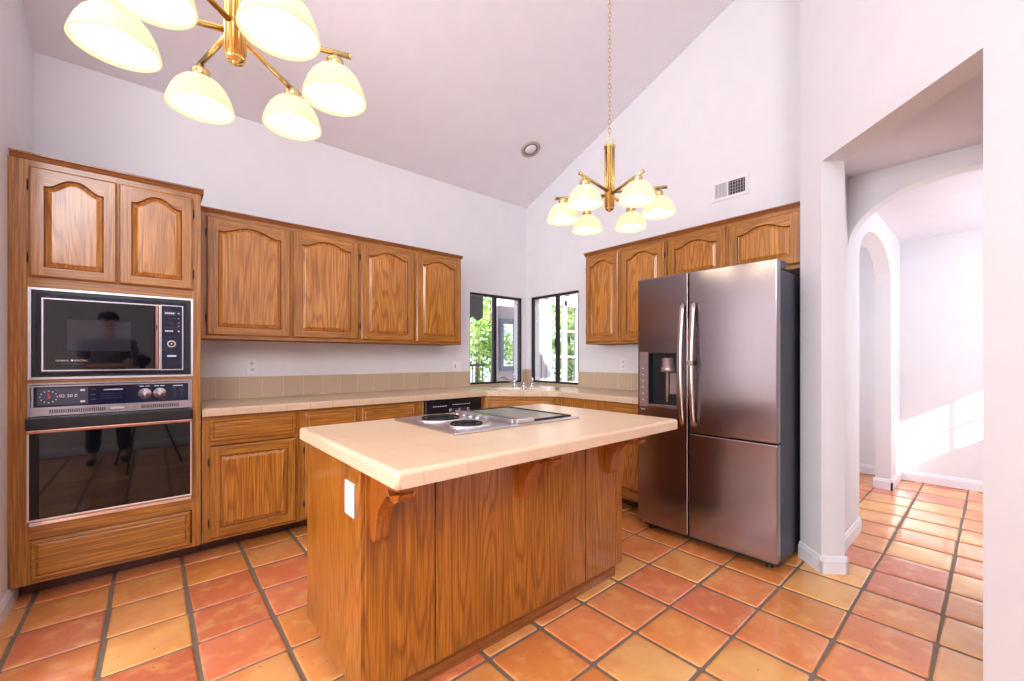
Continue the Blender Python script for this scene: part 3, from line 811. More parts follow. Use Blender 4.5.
# dishwasher
def dishwasher():
    t = thing('dishwasher', 'black dishwasher with a button panel under the counter left of the sink', 'dishwasher', (1.786, yb, 0))
    W = .600
    b = MB(); b.box(0, W, .01, .58, .10, .885); b.build('body', M['black'], t)
    d = MB(); d.box(.003, W - .003, -.018, .01, .12, .715, .004); d.build('door', M['blackglass'], t)
    p = MB(); p.box(.003, W - .003, -.026, .01, .722, .880, .005); cp = p.build('control_panel', M['black'], t)
    for i in range(7):
        q = MB(); q.box(.24 + i * .032, .262 + i * .032, -.031, -.026, .775, .800, .002); q.build('button', M['panelgrey'] if i % 3 else M['alu'], cp)
    for i in range(6):
        q = MB(); q.box(.07 + i * .024, .088 + i * .024, -.0268, -.026, .826, .832); q.build('printed_mark', M['white_on'], cp)
    for i in range(9):
        q = MB(); q.box(.27 + i * .022, .286 + i * .022, -.0268, -.026, .832, .837); q.build('printed_mark', M['white_on'], cp)
    q = MB(); q.box(.05, .55, -.034, -.026, .862, .872, .003); q.build('handle', M['black'], t)
    k = MB(); k.box(0, W, .155, .17, 0, .10); k.build('toe_kick', M['black'], t)
dishwasher()

# diagonal sink cabinet under the corner
PA, PB = Vector((2.435, yb)), Vector((2.936, 2.725))
def sink_cabinet():
    d = PB - PA; ang = math.atan2(d.y, d.x); L = d.length
    t = thing('base_cabinet', 'diagonal oak sink cabinet under the corner windows', 'cabinet', (PA.x, PA.y, 0), ang)
    mb = MB()
    mb.box(0, .05, 0, .019, .10, .889); mb.box(L - .05, L, 0, .019, .10, .889); mb.mi = 1
    mb.box(.05, L - .05, .0006, .019, .10, .128); mb.box(.05, L - .05, .0006, .019, .70, .728); mb.box(.05, L - .05, .0006, .019, .868, .889)
    mb.mi = 0; mb.box(0.02, L - .02, .45, .46, .10, .62); mb.box(.02, L - .02, .019, .45, .10, .116)
    mb.build('carcass', [M['oak'], M['oak_h']], t)
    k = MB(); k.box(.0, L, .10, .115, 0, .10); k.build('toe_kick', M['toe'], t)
    slab_drawer(t, .035, .727, L - .07, .142)
    door(t, .035, .120, (L - .075) / 2, .575, hinge='L'); door(t, .040 + (L - .075) / 2, .120, (L - .075) / 2, .575, hinge='R')
    # filler stile next to the dishwasher
    f = MB(); f.box(.042, .085, 0, .019, .10, .889); o = f.build('filler_strip', M['oak'], t)
    o.location = Matrix.Rotation(-ang, 3, 'Z') @ Vector((-.088, 0, 0)); o.rotation_euler.z = -ang
    return ang
angS = sink_cabinet()

# --- countertop, sink, faucet ---------------------------------------------------------------------
CT0, CT = .891, .940
cc = Vector((2.444, 3.19)); ce = Vector((2.906, 2.704)); mid = (cc + ce) / 2; inn = Vector((ce.y - cc.y, -(ce.x - cc.x))).normalized() * -1
u = (ce - cc).normalized()
def cpt(a, b): p = mid + u * a + inn * b; return (p.x, p.y)
sinkhole = [cpt(-.33, .075), cpt(.33, .075), cpt(.33, .44), cpt(-.33, .44)]
m = MB()
poly = [(.240, 3.19), (cc.x, cc.y), (ce.x, ce.y), (2.906, 1.742), (XE - .001, 1.742), (XE - .001, YN - .001), (.240, YN - .001)]
front = lambda e: all(v.co.z > CT0 + .01 for v in e.verts) and (min(v.co.y for v in e.verts) < 3.3 and max(v.co.x for v in e.verts) < 3.0) and not all(abs((Vector((v.co.x, v.co.y)) - mid).dot(inn)) > .03 and abs((Vector((v.co.x, v.co.y)) - mid).dot(u)) < .36 and (Vector((v.co.x, v.co.y)) - mid).dot(inn) > .03 for v in e.verts)
m.prism(poly, CT0, CT, 'z', [sinkhole], bev=.012, seg=3, only=front)
ctop = m.build('countertop', M['counter'])
tag(ctop, 'beige tiled L-shaped countertop running along both walls under the windows', 'countertop')
def sink():
    t = thing('sink', 'almond corner sink set in the tiled counter below the windows', 'sink', (mid.x, mid.y, CT), angS)
    # local x along the diagonal, y inwards
    b = MB()
    def rr(x0, x1, y0, y1, r, n=5):
        P = []
        for cx_, cy_, a0 in ((x1 - r, y1 - r, 0), (x0 + r, y1 - r, PI / 2), (x0 + r, y0 + r, PI), (x1 - r, y0 + r, 1.5 * PI)):
            for k in range(n): a = a0 + PI / 2 * k / (n - 1); P.append((cx_ + r * math.cos(a), cy_ + r * math.sin(a)))
        return P
    def basin(x0, x1):
        L = [(rr(x0, x1, .105, .400, .05), .0075), (rr(x0 + .008, x1 - .008, .112, .393, .05), .004), (rr(x0 + .02, x1 - .02, .125, .38, .05), -.15), (rr(x0 + .06, x1 - .06, .165, .34, .05), -.17)]
        for (A, za), (B_, zb) in zip(L, L[1:]):
            for k in range(len(A)):
                j = (k + 1) % len(A); f = b.quad([(*A[k], za), (*A[j], za), (*B_[j], zb), (*B_[k], zb)]); f.smooth = True
        b.quad([(*p, -.17) for p in L[-1][0]])
        return L[0][0]
    h1 = basin(-.31, -.01); h2 = basin(.01, .31)
    o = rr(-.345, .345, .06, .455, .05)
    b2 = bmesh.new(); es = []
    for lp in (o, h1, h2):
        vs = [b2.verts.new((*p, .0075)) for p in lp]; es += [b2.edges.new((vs[i], vs[(i + 1) % len(vs)])) for i in range(len(vs))]
    bmesh.ops.triangle_fill(b2, edges=es, use_beauty=True); b.merge(b2)
    for k in range(len(o)):
        j = (k + 1) % len(o); b.quad([(*o[k], .0075), (*o[j], .0075), (*o[j], .0012), (*o[k], .0012)])
    b.build('basin', M['porcelain'], t)
    for x in (-.16, .16):
        d = MB(); d.lathe([(.0001, .002), (.03, .002), (.034, 0), (.034, -.004)], (x, .25, -.166), 18); d.build('drain', M['chrome'], t)
sink()
def faucet():
    t = thing('faucet', 'chrome two-handle faucet with angled spout behind the corner sink', 'faucet', (*cpt(-.095, .50), CT), angS)
    b = MB(); b.lathe([(.030, .0), (.030, .008), (.018, .016), (.016, .05), (.019, .06), (.015, .085), (.006, .095), (.0001, .096)], (-.02, 0, .001), 18); b.build('spout_base', M['chrome'], t)
    s = MB(); s.tube([(-.02, 0, .05), (-.07, -.01, .075), (-.13, -.035, .105), (-.17, -.055, .122), (-.185, -.06, .112), (-.187, -.062, .095)], [.012, .011, .010, .010, .012, .013], 12); s.build('spout', M['chrome'], t)
    l = MB(); l.cyl((-.02, 0, .09), (-.02, .0, .125), .010, 12); l.tube([(-.02, 0, .115), (-.03, 0, .135), (-.05, 0, .150)], .006, 8); l.build('lever', M['chrome'], t)
    for x in (.075, .165):
        h = MB(); h.lathe([(.024, .0), (.024, .006), (.014, .014), (.013, .035), (.016, .04), (.012, .055), (.0001, .058)], (x, 0, .001), 16)
        if x > .1: h.tube([(x, 0, .045), (x + .008, 0, .09), (x - .012, 0, .12)], [.010, .008, .006], 10)
        h.build('handle' if x < .1 else 'side_sprayer', M['chrome'], t)
faucet()
# backsplashes: one run on each wall and the corner piece with its outlet hole
m = MB(); m.box(.242, WA[0] - .0, YN - .013, YN - .001, CT + .0005, 1.108, .0015); tag(m.build('backsplash', M['splash']), 'long beige tile backsplash under the wall cabinets left of the window', 'backsplash')
m = MB(); m.box(XE - .013, XE - .001, 1.745, WB[0], CT + .0005, 1.108, .0015); tag(m.build('backsplash', M['splash']), 'short beige tile backsplash between the right window and the refrigerator', 'backsplash')
t = thing('backsplash', 'small folded beige tile piece in the corner between the two windows', 'backsplash', (XE, YN, 0))
m = MB(); m.box(WA[1] - XE, -.002, -.014, -.002, CT + .0005, 1.118, .0015); m.box(-.014, -.002, WB[1] - YN, -.0145, CT + .0005, 1.118, .0015); m.build('tile', M['tilebeige'], t)
m = MB(); m.lathe([(.0001, 0), (.006, 0), (.006, .002), (.0001, .002)], (-.036, -.014, 1.075), 10, ax=(0, -1, 0)); m.build('screw_hole', M['slot'], t)
# tiled ledges at window sill height
m = MB(); m.box(WA[0], WA[1], YN + .0, YN + .011, CT, WA[2] + .001); m.box(WA[0], WA[1], YN - .010, YN - .0005, CT + .0005, WA[2]); struct(m.build('trim_1', M['tilebeige']))
m = MB(); m.box(XE - .010, XE - .0005, WB[0], WB[1], CT + .0005, WB[2]); struct(m.build('trim_2', M['tilebeige']))

# outlets and switches
def outlet(label, loc, rotz, kind='duplex', W=.072, H=.116):
    # kind: duplex, switch or blank
    t = thing('wall_outlet' if kind != 'switch' else 'wall_switch', label, 'outlet' if kind != 'switch' else 'switch', loc, rotz)
    p = MB(); p.box(-W / 2, W / 2, -.006, -.0005, -H / 2, H / 2, .002); p.build('cover_plate', M['outlet'], t)
    if kind == 'duplex':
        for z in (-.022, .022):
            r = MB(); r.lathe([(.0001, 0), (.0165, 0), (.0165, .003), (.0001, .003)], (0, -.006, z), 16, ax=(0, -1, 0)); rc = r.build('receptacle', M['outlet'], t)
            s = MB(); s.box(-.008, -.005, -.0094, -.009, z - .003, z + .007); s.box(.005, .008, -.0094, -.009, z - .003, z + .007); s.box(-.0025, .0025, -.0094, -.009, z - .011, z - .006); s.build('slot', M['slot'], rc)
    elif kind == 'switch':
        xs_ = (-.023, .023) if W > .1 else (0,)
        for i, x in enumerate(xs_):
            r = MB(); r.box(x - .005, x + .005, -.0075, -.006, -.016, .016); r.build('switch_slot', M['slot'] if i == 0 else M['outlet'], t)
            r = MB(); r.box(x - .003, x + .003, -.013, -.006, .000, .010, .001); r.build('toggle', M['outlet'], t)
    return t
outlet('white duplex outlet under the wall cabinets near the oven cabinet', (.604, YN, 1.19), 0)
outlet('white double switch plate left of the corner window', (2.515, YN, 1.170), 0, 'switch', .118)
outlet('white outlet on the wall between the right window and refrigerator', (XE, 2.41, 1.195), R9)

# --- kitchen island -------------------------------------------------------------------------------
IX0, IX1, IY0, IY1 = .533, 2.03, 1.392, 2.025
def island():
    t = thing('kitchen_island', 'oak kitchen island standing in the middle of the tiled floor', 'kitchen island', (IX0, IY0, 0))
    W, D = IX1 - IX0, IY1 - IY0
    b = MB()
    b.box(0, .016, .0, D, .095, .889); b.build('side_panel', M['isl'], t)
    b = MB(); b.box(W - .016, W, 0, D, .095, .889); b.build('side_panel', M['isl'], t)
    # three front panels with narrow grooves, and a corner post
    s1, s2 = .818 - IX0, 1.707 - IX0
    for a, c in ((.016, s1 - .003), (s1 + .003, s2 - .003), (s2 + .003, W - .016)):
        b = MB(); b.box(a, c, -.001, .014, .095, .889, .001); b.build('front_panel', M['isl'], t)
    b = MB(); b.box(.016, W - .016, .014, .019, .10, .889); b.box(.016, W - .016, D - .016, D, .10, .889); b.build('back_panel', M['isl'], t)
    for x in (s1, s2):
        b = MB(); b.box(x + .004, x + .013, -.005, -.001, .095, .889, .0015); b.build('batten', M['isl'], t)
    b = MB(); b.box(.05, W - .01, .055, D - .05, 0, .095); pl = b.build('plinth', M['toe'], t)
    b = MB(); b.box(.02, W - .006, .042, .055, 0, .093, .002); b.build('base_trim', M['isl_h'], t)
    # scroll corbels
    def corbel(x):
        c = MB(); P = [(0, .255)]
        P += [(0, .012), (-.012, .0), (-.030, .002), (-.042, .016)]
        for k in range(1, 9):
            a = k / 8; P.append((-.042 - .085 * a ** 2.1, .016 + .150 * a ** .75 + .012 * a))
        for k in range(0, 9):
            a = PI + PI * k / 8; P.append((-.178 + .040 * math.cos(a - PI) * -1 * -1 * -1, .205 + .030 * math.sin(a)))
        P += [(-.222, .215), (-.222, .255)]
        c.prism([(p[0], p[1]) for p in P], -.026, .026, 'x', bev=.002, seg=1)
        c.build('corbel', M['corbel'], t, (x, -.001, .632))
    for x in (.590, 1.265, 1.895): corbel(x - IX0)
    tp = MB(); zb, zt = .8905, .940
    tp.box(.506 - IX0, 2.050 - IX0, 1.064 - IY0, 2.055 - IY0, zb, zt)
    es = [e for e in tp.bm.edges if not (all(abs(v.co.z - zb) < 1e-5 for v in e.verts))]
    bmesh.ops.bevel(tp.bm, geom=es, offset=.014, segments=4, affect='EDGES', profile=.5)
    o = tp.build('worktop', M['isltop'])
    o.location = (IX0, IY0, 0)
    for f in o.data.polygons: f.use_smooth = len(f.vertices) == 4 and f.area < .03
    tag(o, 'beige tiled worktop on the kitchen island, overhanging on corbels', 'worktop')
island()
outlet('blank white outlet plate on the left side of the island', (IX0 - .0005, 1.486, .758), R9, 'blank', .085, .120)

# --- cooktop ----------------------------------------------------------------------------------------
def cooktop():
    Z = .9405
    t = thing('cooktop', 'stainless cooktop with two coil burners and griddle set into the island', 'cooktop', (.922, 1.415, Z))
    W, D = .768, .555
    b = MB(); b.box(0, W, 0, D, 0, .011, .005, 2); b.build('tray', M['alu'], t)
    for cx_, cy_, r in ((.165, .395, .104), (.165, .150, .080)):
        q = MB(); q.lathe([(r + .026, .0), (r + .026, .005), (r + .018, .008), (r + .008, .005), (r * .6, -.002), (.0001, -.002)], (cx_, cy_, .011), 36); bo = q.build('burner', M['alu'], t)
        pts = []; turns = 3.2 if r > .09 else 2.6
        for k in range(int(turns * 28)):
            a = 2 * PI * k / 28; rr_ = .022 + (r - .022) * k / (turns * 28); pts.append((cx_ + rr_ * math.cos(a), cy_ + rr_ * math.sin(a), .0175))
        q = MB(); q.tube(pts, .0040, 7); q.build('coil', M['coil'], bo)
    q = MB(); q.box(.335, .425, .035, D - .035, .011, .020, .002)
    vn = q.build('downdraft_vent', M['griddle'], t)
    for k in range(16):
        y = .055 + k * .029
        q = MB(); q.box(.350, .410, y, y + .014, .0195, .0207); q.build('vent_slot', M['ventdark'], vn)
    q = MB(); frame_rect_xy(q, .425, .733, .030, D - .015, .014, .010, .018); q.build('griddle_frame', M['coil'], t)
    q = MB(); q.box(.439, .719, .044, D - .029, .010, .014); q.build('griddle', M['griddle'], t)
    q = MB(); q.box(.338, .452, .010, .040, .011, .030, .003); q.build('end_cover', M['alu'], t)
    q = MB(); q.box(.330, .338, .035, D - .05, .011, .030, .002); q.build('divider_rail', M['alu'], t)
    for k, y in enumerate((.27, .33, .39, .45)):
        q = MB(); q.lathe([(.0001, 0), (.011, 0), (.009, .009), (.0001, .010)], (.305, y, .011), 14); q.build('knob', M['alu'], t)
    q = MB(); q.box(.340, .352, .470, .490, .0195, .026, .001); q.build('indicator', M['red'], t)['label'] = 'small red indicator'
def frame_rect_xy(mb, x0, x1, y0, y1, w_, z0, z1):
    mb.box(x0, x1, y1 - w_, y1, z0, z1); mb.box(x0, x1, y0, y0 + w_, z0, z1)
    mb.box(x0, x0 + w_, y0 + w_, y1 - w_, z0, z1); mb.box(x1 - w_, x1, y0 + w_, y1 - w_, z0, z1)
cooktop()

# --- refrigerator -----------------------------------------------------------------------------------
def fridge():
    FX, Y1 = 2.720, 1.728
    t = thing('refrigerator', 'dark stainless side-by-side refrigerator with water dispenser in the corner alcove', 'refrigerator', (FX, Y1, 0), R9)
    W = 1.728 - .820      # local x: 0 at far (left) side; y: into the alcove
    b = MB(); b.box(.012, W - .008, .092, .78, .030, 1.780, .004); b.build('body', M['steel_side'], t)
    g = MB(); g.box(.014, W - .014, .066, .088, .055, 1.795); g.build('gasket', M['gap'], t)
    # left door with the dispenser recess
    hx0, hx1, hz0, hz1 = .088, .300, .915, 1.288
    d = MB()
    d.prism(rect(.002, .380, .062, 1.828), 0, .066, 'y', [rect(hx0, hx1, hz0, hz1)], bev=.006, seg=2, only=lambda e: not all(hx0 - .001 < v.co.x < hx1 + .001 and hz0 - .001 < v.co.z < hz1 + .001 for v in e.verts))
    ld = d.build('door', M['steel'], t)
    d = MB(); d.box(.388, W, 0, .066, .758, 1.828, .006, 2); rd = d.build('door', M['steel'], t)
    d = MB(); d.box(.388, W, 0, .066, .062, .750, .006, 2); d.build('lower_door', M['steel'], t)
    for z in (.062,): pass
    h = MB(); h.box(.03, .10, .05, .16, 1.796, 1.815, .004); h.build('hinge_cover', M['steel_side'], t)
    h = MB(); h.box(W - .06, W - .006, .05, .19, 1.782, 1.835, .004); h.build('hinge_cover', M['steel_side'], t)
    # dispenser
    q = MB(); q.box(hx0, hx1, .060, .064, hz0, hz1); q.box(hx0, hx0 + .002, 0.004, .06, hz0, hz1); q.box(hx1 - .002, hx1, .004, .06, hz0, hz1); q.build('dispenser_recess', M['black'], ld)
    q = MB(); q.box(.017, .086, -.003, .001, .905, 1.298, .001); ds = q.build('dispenser_panel', M['dispenser'], ld)
    for k in range(6):
        p = MB(); p.box(.040, .052, -.0036, -.003, .95 + k * .045, .957 + k * .045); p.build('printed_mark', M['ventgrey'], ds)
    q = MB(); q.box(.086, .090, -.004, .004, .905, 1.298); q.box(hx0, hx1 + .004, -.006, .060, .905, .925, .002); q.build('dispenser_tray', M['handle'], ld)
    q = MB(); q.lathe([(.050, 0), (.050, .030), (.042, .034), (.042, .10), (.0001, .10)], (.215, .045, 1.155), 18); q.build('dispenser_spout', M['dispenser'], ld)
    q = MB(); q.box(.205, .222, .030, .042, .945, 1.155, .002); q.build('dispenser_paddle', M['handle'], ld)
    q = MB(); q.box(.225, .292, .050, .058, 1.0, 1.15, .002); q.build('dispenser_flap', M['dispenser'], ld)
    # handles: long bowed bars
    for x, dr in ((.353, ld), (.428, rd)):
        pts = []; z0, z1 = .800, 1.622
        for k in range(17):
            a = k / 16; pts.append((x, -.022 - .038 * math.sin(PI * a) ** .8, z0 + (z1 - z0) * a))
        q = MB(); q.tube(pts, .015, 12, flat=(.5, 1.15))
        q.cyl((x, -.022, z0 + .012), (x, .004, z0 + .012), .009, 10); q.cyl((x, -.022, z1 - .012), (x, .004, z1 - .012), .009, 10)
        q.build('handle', M['handle'], dr)
    q = MB(); q.box(.400, .412, -.0615, -.040, 1.205, 1.235); q.build('handle_button', M['dispenser'], rd)
    q = MB(); q.box(.425 - .012, .43 + .012, -.0705, -.052, 1.200, 1.238, .002); q.build('handle_button', M['handle'], rd)
    text_part('brand_mark', 'LG', .024, M['white_on'], rd, (.815, -.0006, 1.776), RX)
    for k in range(4): pass
    text_part('lettering', 'ThinQ', .014, M['white_on'], ld, (.024, -.0006, .880), RX)
    for x, y in ((.06, .10), (W - .07, .10), (.06, .70), (W - .07, .70)):
        q = MB(); q.lathe([(.022, 0), (.022, .012), (.012, .016), (.012, .032)], (x, y, 0), 14); q.build('foot', M['gap'], t)
    q = MB(); q.box(.02, W - .02, .070, .088, .022, .056); q.build('kick_grille', M['gap'], t)
fridge()

# --- chandeliers ------------------------------------------------------------------------------------
def chandelier():
    t = thing('chandelier', 'brass six-light chandelier hanging on a chain over the far side of the island', 'chandelier', (0, 0, 2.0))
    # local z = 0 at the shade rims
    c = MB(); c.lathe([(.0001, .036), (.012, .036), (.014, .040), (.020, .040), (.0235, .046), (.0235, .052), (.0245, .052), (.0245, .365), (.030, .368), (.030, .376), (.024, .380), (.010, .384), (.0001, .386)], (0, 0, 0), 28)
    for k in range(12):
        a = 2 * PI * k / 12; c.cyl((.0242 * math.cos(a), .0242 * math.sin(a), .060), (.0242 * math.cos(a), .0242 * math.sin(a), .362), .0022, 6)
    col = c.build('column', M['brass'], t)
    q = MB(); q.lathe([(.0001, .030), (.006, .031), (.009, .036), (.009, .042)], (0, 0, 0), 14); q.build('finial', M['brass'], col)
    R = .2457
    for k in range(6):
        a = k * PI / 3; ca, sa = math.cos(a), math.sin(a)
        am = MB(); za = .118 if k % 2 else .134
        am.cyl((.018 * ca, .018 * sa, za), (.284 * ca, .284 * sa, za + .004), .0078, 12)
        am.lathe([(.0085, 0), (.0095, .004), (.0001, .008)], (.284 * ca, .284 * sa, za + .004), 12, ax=(ca, sa, 0))
        ar = am.build('arm', M['brass'], t)
        f = MB(); f.lathe([(.010, za - .004), (.010, .118), (.022, .116), (.024, .112), (.024, .088), (.020, .086)], (R * ca, R * sa, 0), 18); f.build('fitter_cap', M['brass'], ar)
        s = MB(); prof_o = [(.020, .090), (.032, .088), (.050, .078), (.065, .060), (.076, .038), (.083, .016), (.087, .000)]
        prof_i = [(r_ - .0035, z_ - .001) for r_, z_ in reversed(prof_o)]
        s.lathe(prof_o + prof_i + [prof_o[0]], (R * ca, R * sa, 0), 36)
        sh = s.build('lamp_shade', M['shade'], t)
        b = MB(); b.lathe([(.0001, .012), (.012, .014), (.022, .024), (.026, .038), (.022, .054), (.013, .070), (.012, .090)], (R * ca, R * sa, 0), 18); b.build('bulb', M['bulb'], t)
    # loop and chain links up to the ceiling canopy
    L = MB(); L.tube([(.017 * math.cos(2 * PI * i / 16), 0, .402 + .018 * math.sin(2 * PI * i / 16)) for i in range(16)], .003, 8, closed=True); L.build('loop', M['brass'], t)
    top = cz(1.333) - 2.0; z = .424; i = 0
    while z < top - .06:
        pts = []
        for k in range(14):
            a = 2 * PI * k / 14; x = .0075 * math.cos(a); zz = .0095 * math.sin(a) + (.0045 if math.sin(a) > 0 else -.0045)
            pts.append((x, 0, z + .012 + zz) if i % 2 else (0, x, z + .012 + zz))
        q = MB(); q.tube(pts, .0018, 6, closed=True); q.build('chain_link', M['brass_dull'], t); z += .0235; i += 1
    q = MB(); q.lathe([(.0001, z - .005), (.010, z - .003), (.012, z + .004), (.055, top - .030), (.062, top - .018), (.062, top + .02)], (0, 0, 0), 24); q.build('canopy', M['brass'], t)
    return t
ch = chandelier()
ch.location = (1.8345, 1.334, 1.995); ch.rotation_euler.z = -.9164
c2 = copy_tree(ch); c2.location = (.172, 1.332, 2.006); c2.rotation_euler.z = -.2908
c2['label'] = 'near brass six-light chandelier whose shades fill the top left corner'
for o in (ch, c2):
    o['group'] = 'brass chandeliers'
    for k in range(6):
        a = o.rotation_euler.z + k * PI / 3
        light('POINT', 'bulb_light', (o.location.x + .2457 * math.cos(a), o.location.y + .2457 * math.sin(a), o.location.z + .004), 0.6, (1.0, .86, .62), radius=.03)

# --- wall register and ceiling fixture ---------------------------------------------------------------
def register():
    t = thing('air_vent', 'white rectangular air register high on the fridge wall', 'vent', (XE, 1.5275, 2.545), R9)
    W, H = .265, .165
    f = MB(); frame_rect(f, -.02, W, 0, H, .026, -.008, -.0005); f.box(.100, .112, -.008, -.0005, .026, H - .026); f.build('frame', M['vent'], t)
    b = MB(); b.box(.006, .100, -.003, -.0005, .026, H - .026); b.build('damper', M['ventgrey'], t)
    b = MB(); b.box(.112, W - .026, -.0025, -.0005, .026, H - .026); b.build('duct_opening', M['ventdark'], t)
    for k in range(8):
        x = .010 + k * .0115; s = MB(); s.box(x, x + .003, -.007, -.003, .026, H - .026); s.build('louvre', M['vent'], t)
    for k in range(6):
        x = .122 + k * .020; s = MB(); s.box(x, x + .004, -.007, -.0026, .026, H - .026); s.build('louvre', M['ventgrey'], t)
    for k in range(4):
        z = .05 + k * .025; s = MB(); s.box(.112, W - .026, -.006, -.0045, z, z + .003); s.build('louvre', M['ventgrey'], t)
register()
def ceiling_speaker():
    y = 3.129; n = Vector((0, -CS, -1)).normalized()
    t = thing('ceiling_speaker', 'small round taupe fixture recessed in the sloped ceiling', 'ceiling fixture', (2.957, y, cz(y)))
    q = MB(); q.lathe([(.100, .0), (.102, .006), (.085, .014), (.074, .012), (.070, .002)], (0, 0, 0), 32, ax=n); q.build('rim', M['detector'], t)
    q = MB(); q.lathe([(.0001, .010), (.058, .010), (.062, .004), (.070, .001)], (0, 0, 0), 28, ax=n); q.build('grille', M['vent'], t)
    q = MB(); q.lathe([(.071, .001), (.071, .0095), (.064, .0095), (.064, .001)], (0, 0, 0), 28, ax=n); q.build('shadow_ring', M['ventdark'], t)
ceiling_speaker()

# ------------------------------------------------------------------ outside the corner windows
M['patio'] = plain('patio_concrete', lin(196, 188, 180), 0.8)
M['stucco'] = plain('stucco', lin(196, 178, 182), 0.85, bump=(70, .3))
M['soffit'] = plain('grey_patio_cover', lin(112, 104, 112), 0.8)
M['awning'] = plain('grey_awning_cloth', lin(104, 100, 104), 0.9)
M['rail'] = plain('dark_railing_metal', lin(60, 56, 62), 0.5)
M['bluetrim'] = plain('grey_blue_trim', lin(126, 132, 154), 0.6)
M['whitetrim'] = plain('white_door_paint', lin(222, 212, 216), 0.5)
M['bark'] = plain('bark', lin(96, 78, 62), 0.9)
def leafmat():
    t = NT('leaves'); at = t.node('ShaderNodeAttribute', attribute_name='tint')
    t.link(at.outputs['Color'], t.b.inputs['Base Color']); t.b.inputs['Roughness'].default_value = .6
    tr = t.node('ShaderNodeBsdfTranslucent'); t.link(at.outputs['Color'], tr.inputs['Color'])
    mx = t.node('ShaderNodeMixShader'); mx.inputs[0].default_value = .4
    t.link(t.b.outputs[0], mx.inputs[1]); t.link(tr.outputs[0], mx.inputs[2]); t.link(mx.outputs[0], t.n['Material Output'].inputs['Surface'])
    return t.m
M['leaf'] = leafmat()
m = MB(); m.prism([(-4, YN + .16), (XE + .16, YN + .16), (XE + .16, 2.6), (16, 2.6), (16, 18), (-4, 18)], -.25, -.08, 'z'); struct(m.build('ground', M['patio']))
YW = 6.4       # house wing across the patio: a wall facing us with a window and a french door
wx0, wx1 = 5.16, 11.0
WO = (5.22, 5.72, 1.03, 2.02); DO = (6.52, 7.66, .60, 2.56)
m = MB(); m.prism(rect(wx0, wx1, -.08, 3.1), YW, YW + .2, 'y', [rect(*WO), rect(*DO)]); struct(m.build('wall_wing', M['stucco']))
f = MB(); frame_rect(f, WO[0] - .02, WO[1] + .02, WO[2] - .02, WO[3] + .02, .09, -.03, .06)
fr = struct(f.build('window_7', M['bluetrim'], None, (0, YW, 0))); g = MB(); g.box(WO[0] + .05, WO[1] - .05, .02, .026, WO[2] + .05, WO[3] - .05); g.build('window_pane', M['glass'], fr)
f = MB(); frame_rect(f, DO[0], DO[1], DO[2], DO[3], .12, -.03, .06); f.box(7.08, 7.16, -.03, .06, DO[2], DO[3])
for z in (1.29, 1.87): f.box(DO[0] + .1, DO[1] - .1, -.01, .04, z - .022, z + .022)
fr = struct(f.build('door_1', M['whitetrim'], None, (0, YW, 0))); g = MB(); g.box(DO[0] + .1, DO[1] - .1, .012, .018, DO[2] + .1, DO[3] - .1); g.build('door_glass', M['glass'], fr)
m = MB(); m.box(6.36, 6.40, -.03, 0, -.08, 3.0); struct(m.build('trim_3', M['stucco'], None, (0, YW, 0)))
m = MB(); m.box(2.0, 5.5, YN + .2, YW - .3, 2.42, 2.50)
for k in range(4): m.box(2.0, 5.5, YN + .5 + k * .5, YN + .56 + k * .5, 2.34, 2.42)
struct(m.build('ceiling', M['soffit']))
# scalloped awning
def awning():
    t = thing('awning', 'grey scalloped awning hanging outside the left corner window', 'awning', (3.62, 5.9, 1.99))
    P = [(-1.2, .38), (-1.2, .0)]
    n = 9; w_ = 2.0 / n
    for k in range(n):
        for q in range(1, 7):
            a = q / 6; P.append((-1.2 + (k + a) * w_, -.075 * math.sin(PI * a)))
    P += [(.8, .38)]
    m = MB(); m.prism(P, -.01, .01, 'y'); m.build('valance', M['awning'], t)
    m = MB(); m.cyl((-1.2, .0, .0 + .06), (.8, 0, .06), .008, 8); m.build('trim_cord', M['outlet'], t)
    m = MB(); m.quad([(-1.2, 0.01, .38), (.8, 0.01, .38), (.8, -1.2, .62), (-1.2, -1.2, .62)]); m.quad([(-1.2, 0.01, .40), (.8, 0.01, .40), (.8, -1.2, .64), (-1.2, -1.2, .64)]); m.build('canopy', M['awning'], t)
awning()
def railing():
    t = thing('railing', 'dark metal railing at the edge of the patio seen through the window', 'railing', (3.1, 6.9, -.08))
    m = MB(); m.box(-1.2, 2.1, -.02, .02, 1.18, 1.22); m.build('top_rail', M['rail'], t)
    m = MB(); m.box(-1.2, 2.1, -.015, .015, .12, .15); m.build('bottom_rail', M['rail'], t)
    for k in range(27):
        x = -1.18 + k * .125; m = MB(); m.box(x - .008, x + .008, -.008, .008, .0, 1.18); m.build('baluster', M['rail'], t)
railing()
